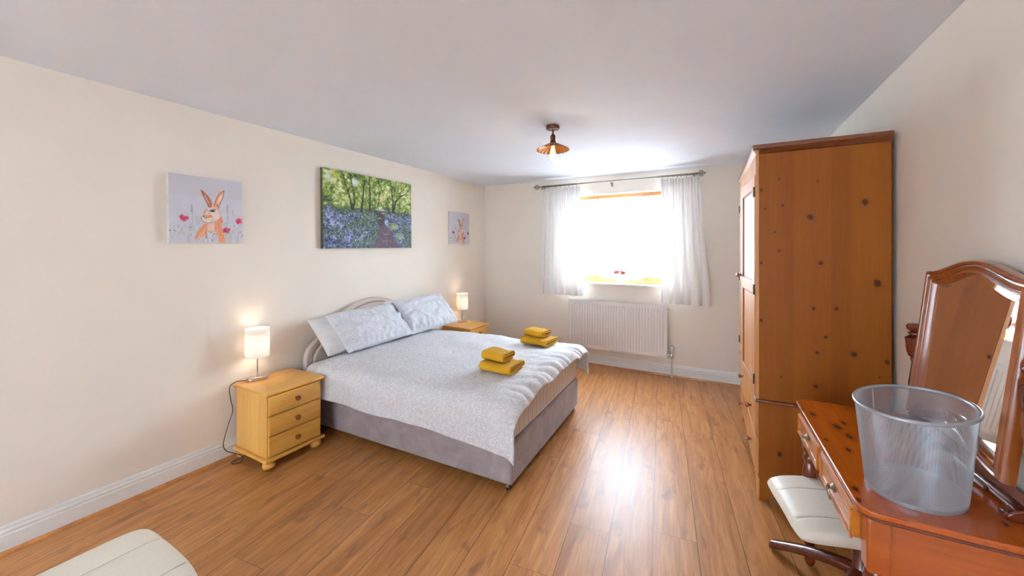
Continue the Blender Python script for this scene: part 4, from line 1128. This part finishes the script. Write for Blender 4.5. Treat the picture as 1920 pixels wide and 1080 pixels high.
for ya, yb in ((.085, .425), (.465, .805)):
    bm = bmesh.new(); box(bm, .006, .028, ya, yb, .618, .712)
    d = obj('drawer', bm, M_dd, dt, bevel=.003)
    bm = bmesh.new()
    for zz in (.622, .700):
        for k in range(3): box(bm, .000 + k * .002, .008, ya - .004 + k * .004, yb + .004 - k * .004, zz + k * .003 - .006, zz + k * .003)
    for yy in (ya, yb - .010): box(bm, .001, .008, yy, yy + .010, .624, .700)
    obj('drawer_moulding', bm, M_dd, d, bevel=.001)
    yc = (ya + yb) / 2
    bm = bmesh.new(); lathe(bm, [(.014, 0), (.015, .003), (.009, .006), (.006, .013), (.009, .018), (.002, .021)], (.006, yc, .668), (-1, 0, 0), 18)
    M_pew = plain('aged_pewter', srgb(150, 138, 120), .3, .9)
    hd = obj('handle', bm, M_pew, d, smooth=True)
    bm = bmesh.new(); tube(bm, [(-.010 - .004 * math.sin(t), yc + .011 * math.cos(t), .645 + .019 * math.sin(t)) for t in [2 * PI * k / 24 for k in range(24)]], .0022, 8, closed=True)
    obj('handle_ring', bm, M_pew, hd, smooth=True)

# ---------------------------------------------------------------- swing mirror
M_mf = wood('polished_pine_mirror_frame', srgb(158, 84, 32), srgb(122, 56, 18), 2, .22, .55, gs=12)
M_mir = NT('mirror_silver'); M_mir.set((.93, .94, .93, 1), .015, 1.0); M_mir = M_mir.m
MY = 1.838; PXm = .722
mr = thing('dressing_mirror', 'tilting arched mirror in a polished pine frame standing on the dressing table', 'mirror', (PXm, MY, .7505), math.radians(2.2))
HWm = .267
tilt = math.radians(6.1)
fr = bpy.data.objects.new('mirror_frame', None)
# frame outline in (y,z) local to pivot, centre z=0 ; top arch and bottom arch
def arch(w, zt_, rise, n=28):
    pts = []
    for k in range(n + 1):
        u = -1 + 2 * k / n
        pts.append((u * w, zt_ + rise * (math.cos(u * PI) * .5 + .5)))
    return pts
PIV = 1.093 - .7505
zt_out = 1.385 - 1.093; zb_out = -(1.093 - .815)
def outline(inset):
    w = HWm - inset
    t_ = arch(w, zt_out - inset, .050); b_ = arch(w, zb_out + inset, .050)
    return t_ + b_[::-1]
layers = [(0.0, 0.018), (0.0, -.002), (.003, -.011), (.008, -.015), (.014, -.013), (.017, -.007), (.020, -.007), (.023, -.013), (.028, -.016), (.033, -.012), (.035, -.007), (.038, -.008), (.043, -.009), (.047, -.003), (.049, .006)]
bm = bmesh.new(); rings = []
for ins, x in layers:
    rings.append([bm.verts.new((x, y, z)) for y, z in outline(ins)])
n_ = len(rings[0])
for a, b in zip(rings[:-1], rings[1:]):
    for i in range(n_): bm.faces.new((a[i], a[(i + 1) % n_], b[(i + 1) % n_], b[i]))
bm.faces.new(rings[0])
mf = obj('mirror_frame', bm, M_mf, mr, smooth=True)
mf.location = (0, 0, PIV); mf.rotation_euler = (0, tilt, 0)
bpy.data.objects.remove(fr)
bm = bmesh.new()
o1 = [bm.verts.new((.0045, y, z)) for y, z in outline(.048)]; o2 = [bm.verts.new((.0025, y, z)) for y, z in outline(.064)]
for i in range(n_): bm.faces.new((o1[i], o1[(i + 1) % n_], o2[(i + 1) % n_], o2[i]))
bm.faces.new(o2)
obj('mirror_glass', bm, M_mir, mf)
for sy, nm in ((-1, 0), (1, 1)):
    y = sy * (HWm + (.034 if sy > 0 else .050))
    bm = bmesh.new()
    lathe(bm, [(.016, .03), (.022, .045), (.014, .055), (.013, .08), (.019, .12), (.021, .17), (.015, .22), (.012, .255), (.015, .272), (.013, .276), (.020, .282), (.026, .300), (.029, .340), (.031, .356), (.024, .362), (.016, .366), (.022, .372), (.022, .378), (.013, .382), (.025, .392), (.028, .402), (.022, .412), (.008, .416)], (0, y, 0), (0, 0, 1), 24)
    po = obj('post', bm, M_dark, mr, smooth=True)
    bm = bmesh.new(); tube(bm, [(0, sy * (HWm - .004), PIV - .01), (0, sy * (HWm + .030), PIV - .01)], .005, 8); obj('pivot_pin', bm, M_brass, po)
    bm = bmesh.new(); lathe(bm, [(.006, .0), (.006, .008), (.011, .014), (.013, .020), (.008, .027), (.001, .028)], (0, y + sy * .028, PIV - .03), (0, sy, 0), 14); obj('pivot_knob', bm, M_mf, po, smooth=True)
    bm = bmesh.new(); prism(bm, [(-.062, 0), (.050, 0), (.050, .022), (.03, .034), (-.03, .034), (-.050, .026), (-.062, .016)], y - .018, y + .018, 'y'); obj('foot', bm, M_dark, mr, bevel=.004, smooth=True)
bm = bmesh.new(); box(bm, -.030, -.004, -HWm - .02, HWm + .02, .004, .030); 
obj('stretcher', bm, M_edge, mr, bevel=.010, seg=4, smooth=True)
bm = bmesh.new(); box(bm, -.036, -.028, -.19, .19, .004, .020); obj('stretcher_moulding', bm, M_edge, mr, bevel=.004, seg=3, smooth=True)

# ---------------------------------------------------------------- wire mesh waste basket
M_wire = plain('silver_mesh_wire', srgb(176, 180, 186), .35, .6, var=.02)
M_wiresolid = plain('silver_painted_steel', srgb(172, 176, 182), .35, .5, var=.02)
bk = thing('waste_basket', 'oval silver wire-mesh waste basket standing on the dressing table', 'waste basket', (.517, 1.566, .7505), 1.0028)
a0, b0, a1, b1, Hb = .136, .105, .190, .124, .258
def bp(t, h):
    k = h / Hb; return Vector(((a0 + (a1 - a0) * k) * math.cos(t), (b0 + (b1 - b0) * k) * math.sin(t), h))
def strands(sgn):
    bm = bmesh.new(); N = 216; S = 12; tw = 1.15
    r = .00062
    for i in range(N):
        t0 = 2 * PI * i / N; prev = None
        for k in range(S + 1):
            h = .012 + (Hb - .012) * k / S; t = t0 + sgn * tw * k / S
            p = bp(t, h); nrm = Vector((math.cos(t) / a1, math.sin(t) / b1, 0)).normalized(); tan = Vector((-nrm.y, nrm.x, 0))
            ring = [bm.verts.new(p + nrm * r * .6), bm.verts.new(p + tan * r * 1.02), bm.verts.new(p - nrm * r * .6), bm.verts.new(p - tan * r * 1.02)]
            if prev:
                for q_ in range(4): bm.faces.new((prev[q_], prev[(q_ + 1) % 4], ring[(q_ + 1) % 4], ring[q_]))
            prev = ring
    return bm
bm = strands(1); b2 = strands(-1); me_t = bpy.data.meshes.new('tmp'); b2.to_mesh(me_t); b2.free(); bm.from_mesh(me_t); bpy.data.meshes.remove(me_t)
obj('mesh_wall', bm, M_wire, bk, recalc=False)
bm = bmesh.new(); tube(bm, [bp(2 * PI * i / 72, Hb) for i in range(72)], .0055, 10, closed=True); obj('rim', bm, M_wiresolid, bk, smooth=True)
bm = bmesh.new()
V = []
for h, kk in ((.0, 1.0), (.014, 1.012), (.014, .985), (.004, .97)):
    V.append([bm.verts.new((a0 * kk * math.cos(2 * PI * i / 64), b0 * kk * math.sin(2 * PI * i / 64), h)) for i in range(64)])
for a, b in zip(V[:-1], V[1:]):
    for i in range(64): bm.faces.new((a[i], a[(i + 1) % 64], b[(i + 1) % 64], b[i]))
bm.faces.new(V[-1]); bm.faces.new(V[0][::-1])
obj('base', bm, M_wiresolid, bk, smooth=True)
bm = bmesh.new(); tube(bm, [bp(1.2, .012 + (Hb - .012) * k / 8) for k in range(9)], .0011, 6); obj('seam', bm, M_wiresolid, bk)

# ---------------------------------------------------------------- footstools
M_cream = plain('cream_leather', srgb(240, 229, 211), .42, var=.02, nscale=90, bump=.08)
M_stitch = plain('cream_stitching', srgb(196, 180, 156), .6)
M_mahog = wood('dark_mahogany', srgb(104, 44, 26), srgb(66, 24, 14), 0, .25, .5)
def footstool(loc, rz, label, L=.56, W=.44, droop=.045, sq=7):
    t = thing('footstool', label, 'footstool', loc, rz, 'cream leather footstools')
    bm = bmesh.new(); T = .085; n, m = 60, 52
    seams = [(-.32 * W, 'x'), (.14 * W, 'x')]
    def sh(u, v, s):
        a, b = 2 * u - 1, 2 * v - 1
        e = (1 - abs(a) ** sq) * (1 - abs(b) ** sq); h = T / 2 * (max(0, e) ** .42)
        rx = 1 - .05 * abs(b) ** 6; ry = 1 - .05 * abs(a) ** 6
        X, Y = a * L / 2 * rx, b * W / 2 * ry
        gr = 0
        if s > 0:
            for ys, _ in seams: gr += .005 * math.exp(-((Y - ys) / .005) ** 2)
        dome = -droop * (abs(a) ** 2.2) + .010 * (1 - b * b)
        return Vector((X, Y, .375 + s * h - gr + dome))
    grid(bm, n, m, lambda u, v: sh(u, v, 1)); grid(bm, n, m, lambda u, v: sh(u, v, -1))
    bmesh.ops.remove_doubles(bm, verts=bm.verts[:], dist=.0008)
    cu = obj('cushion', bm, M_cream, t, smooth=True)
    for ys, _ in seams:
        bm = bmesh.new()
        pts = [sh((k + 1.5) / 43, (ys / (W / 2) + 1) / 2, 1) + Vector((0, 0, .0016)) for k in range(41)]
        tube(bm, pts, .0012, 5); obj('stitch_seam', bm, M_stitch, cu)
    bm = bmesh.new(); lathe(bm, [(.05, 0), (.045, .02), (.028, .04), (.025, .16), (.06, .185), (.06, .2)], (0, 0, .10), (0, 0, 1), 22); obj('hub', bm, M_mahog, t, smooth=True)
    for k, ang in enumerate((137, 317, 227, 47)):
        a = math.radians(ang); bm = bmesh.new(); pts = []
        for q_ in range(9):
            s = q_ / 8; r = .02 + .32 * s; z = .135 - .115 * s ** 1.5
            pts.append((r * math.cos(a), r * math.sin(a), z + (.002 if q_ == 8 else 0)))
        V_ = []; d_ = Vector((math.cos(a), math.sin(a), 0)); n2 = Vector((-d_.y, d_.x, 0))
        for q_, p in enumerate(pts):
            p = Vector(p); w = .028 - .006 * q_ / 8; hh = .022 - .004 * q_ / 8
            V_.append([bm.verts.new(p + n2 * w * i_ + Vector((0, 0, hh * j_))) for i_, j_ in ((-1, -.7), (-.6, -1), (.6, -1), (1, -.7), (1, .5), (.5, 1), (-.5, 1), (-1, .5))])
        for x_, y_ in zip(V_[:-1], V_[1:]):
            for i_ in range(8): bm.faces.new((x_[i_], x_[(i_ + 1) % 8], y_[(i_ + 1) % 8], y_[i_]))
        bm.faces.new(V_[0]); bm.faces.new(V_[-1][::-1]); obj('leg', bm, M_mahog, t, bevel=.004, smooth=True)
    bm = bmesh.new(); ball(bm, (-.20, -.10, .315), .012); obj('tilt_knob', bm, M_dark, t, smooth=True)
    return t
footstool((.520, 2.055, 0), math.radians(11), 'cream leather footstool with dark crossed wooden base, pushed under the dressing table', L=.58, W=.40, droop=.026)
footstool((-1.722, .318, 0), math.radians(90), 'cream leather footstool in the near left foreground, cut off by the frame', L=.58, W=.47, droop=.004, sq=12)

bpy.context.view_layer.update()
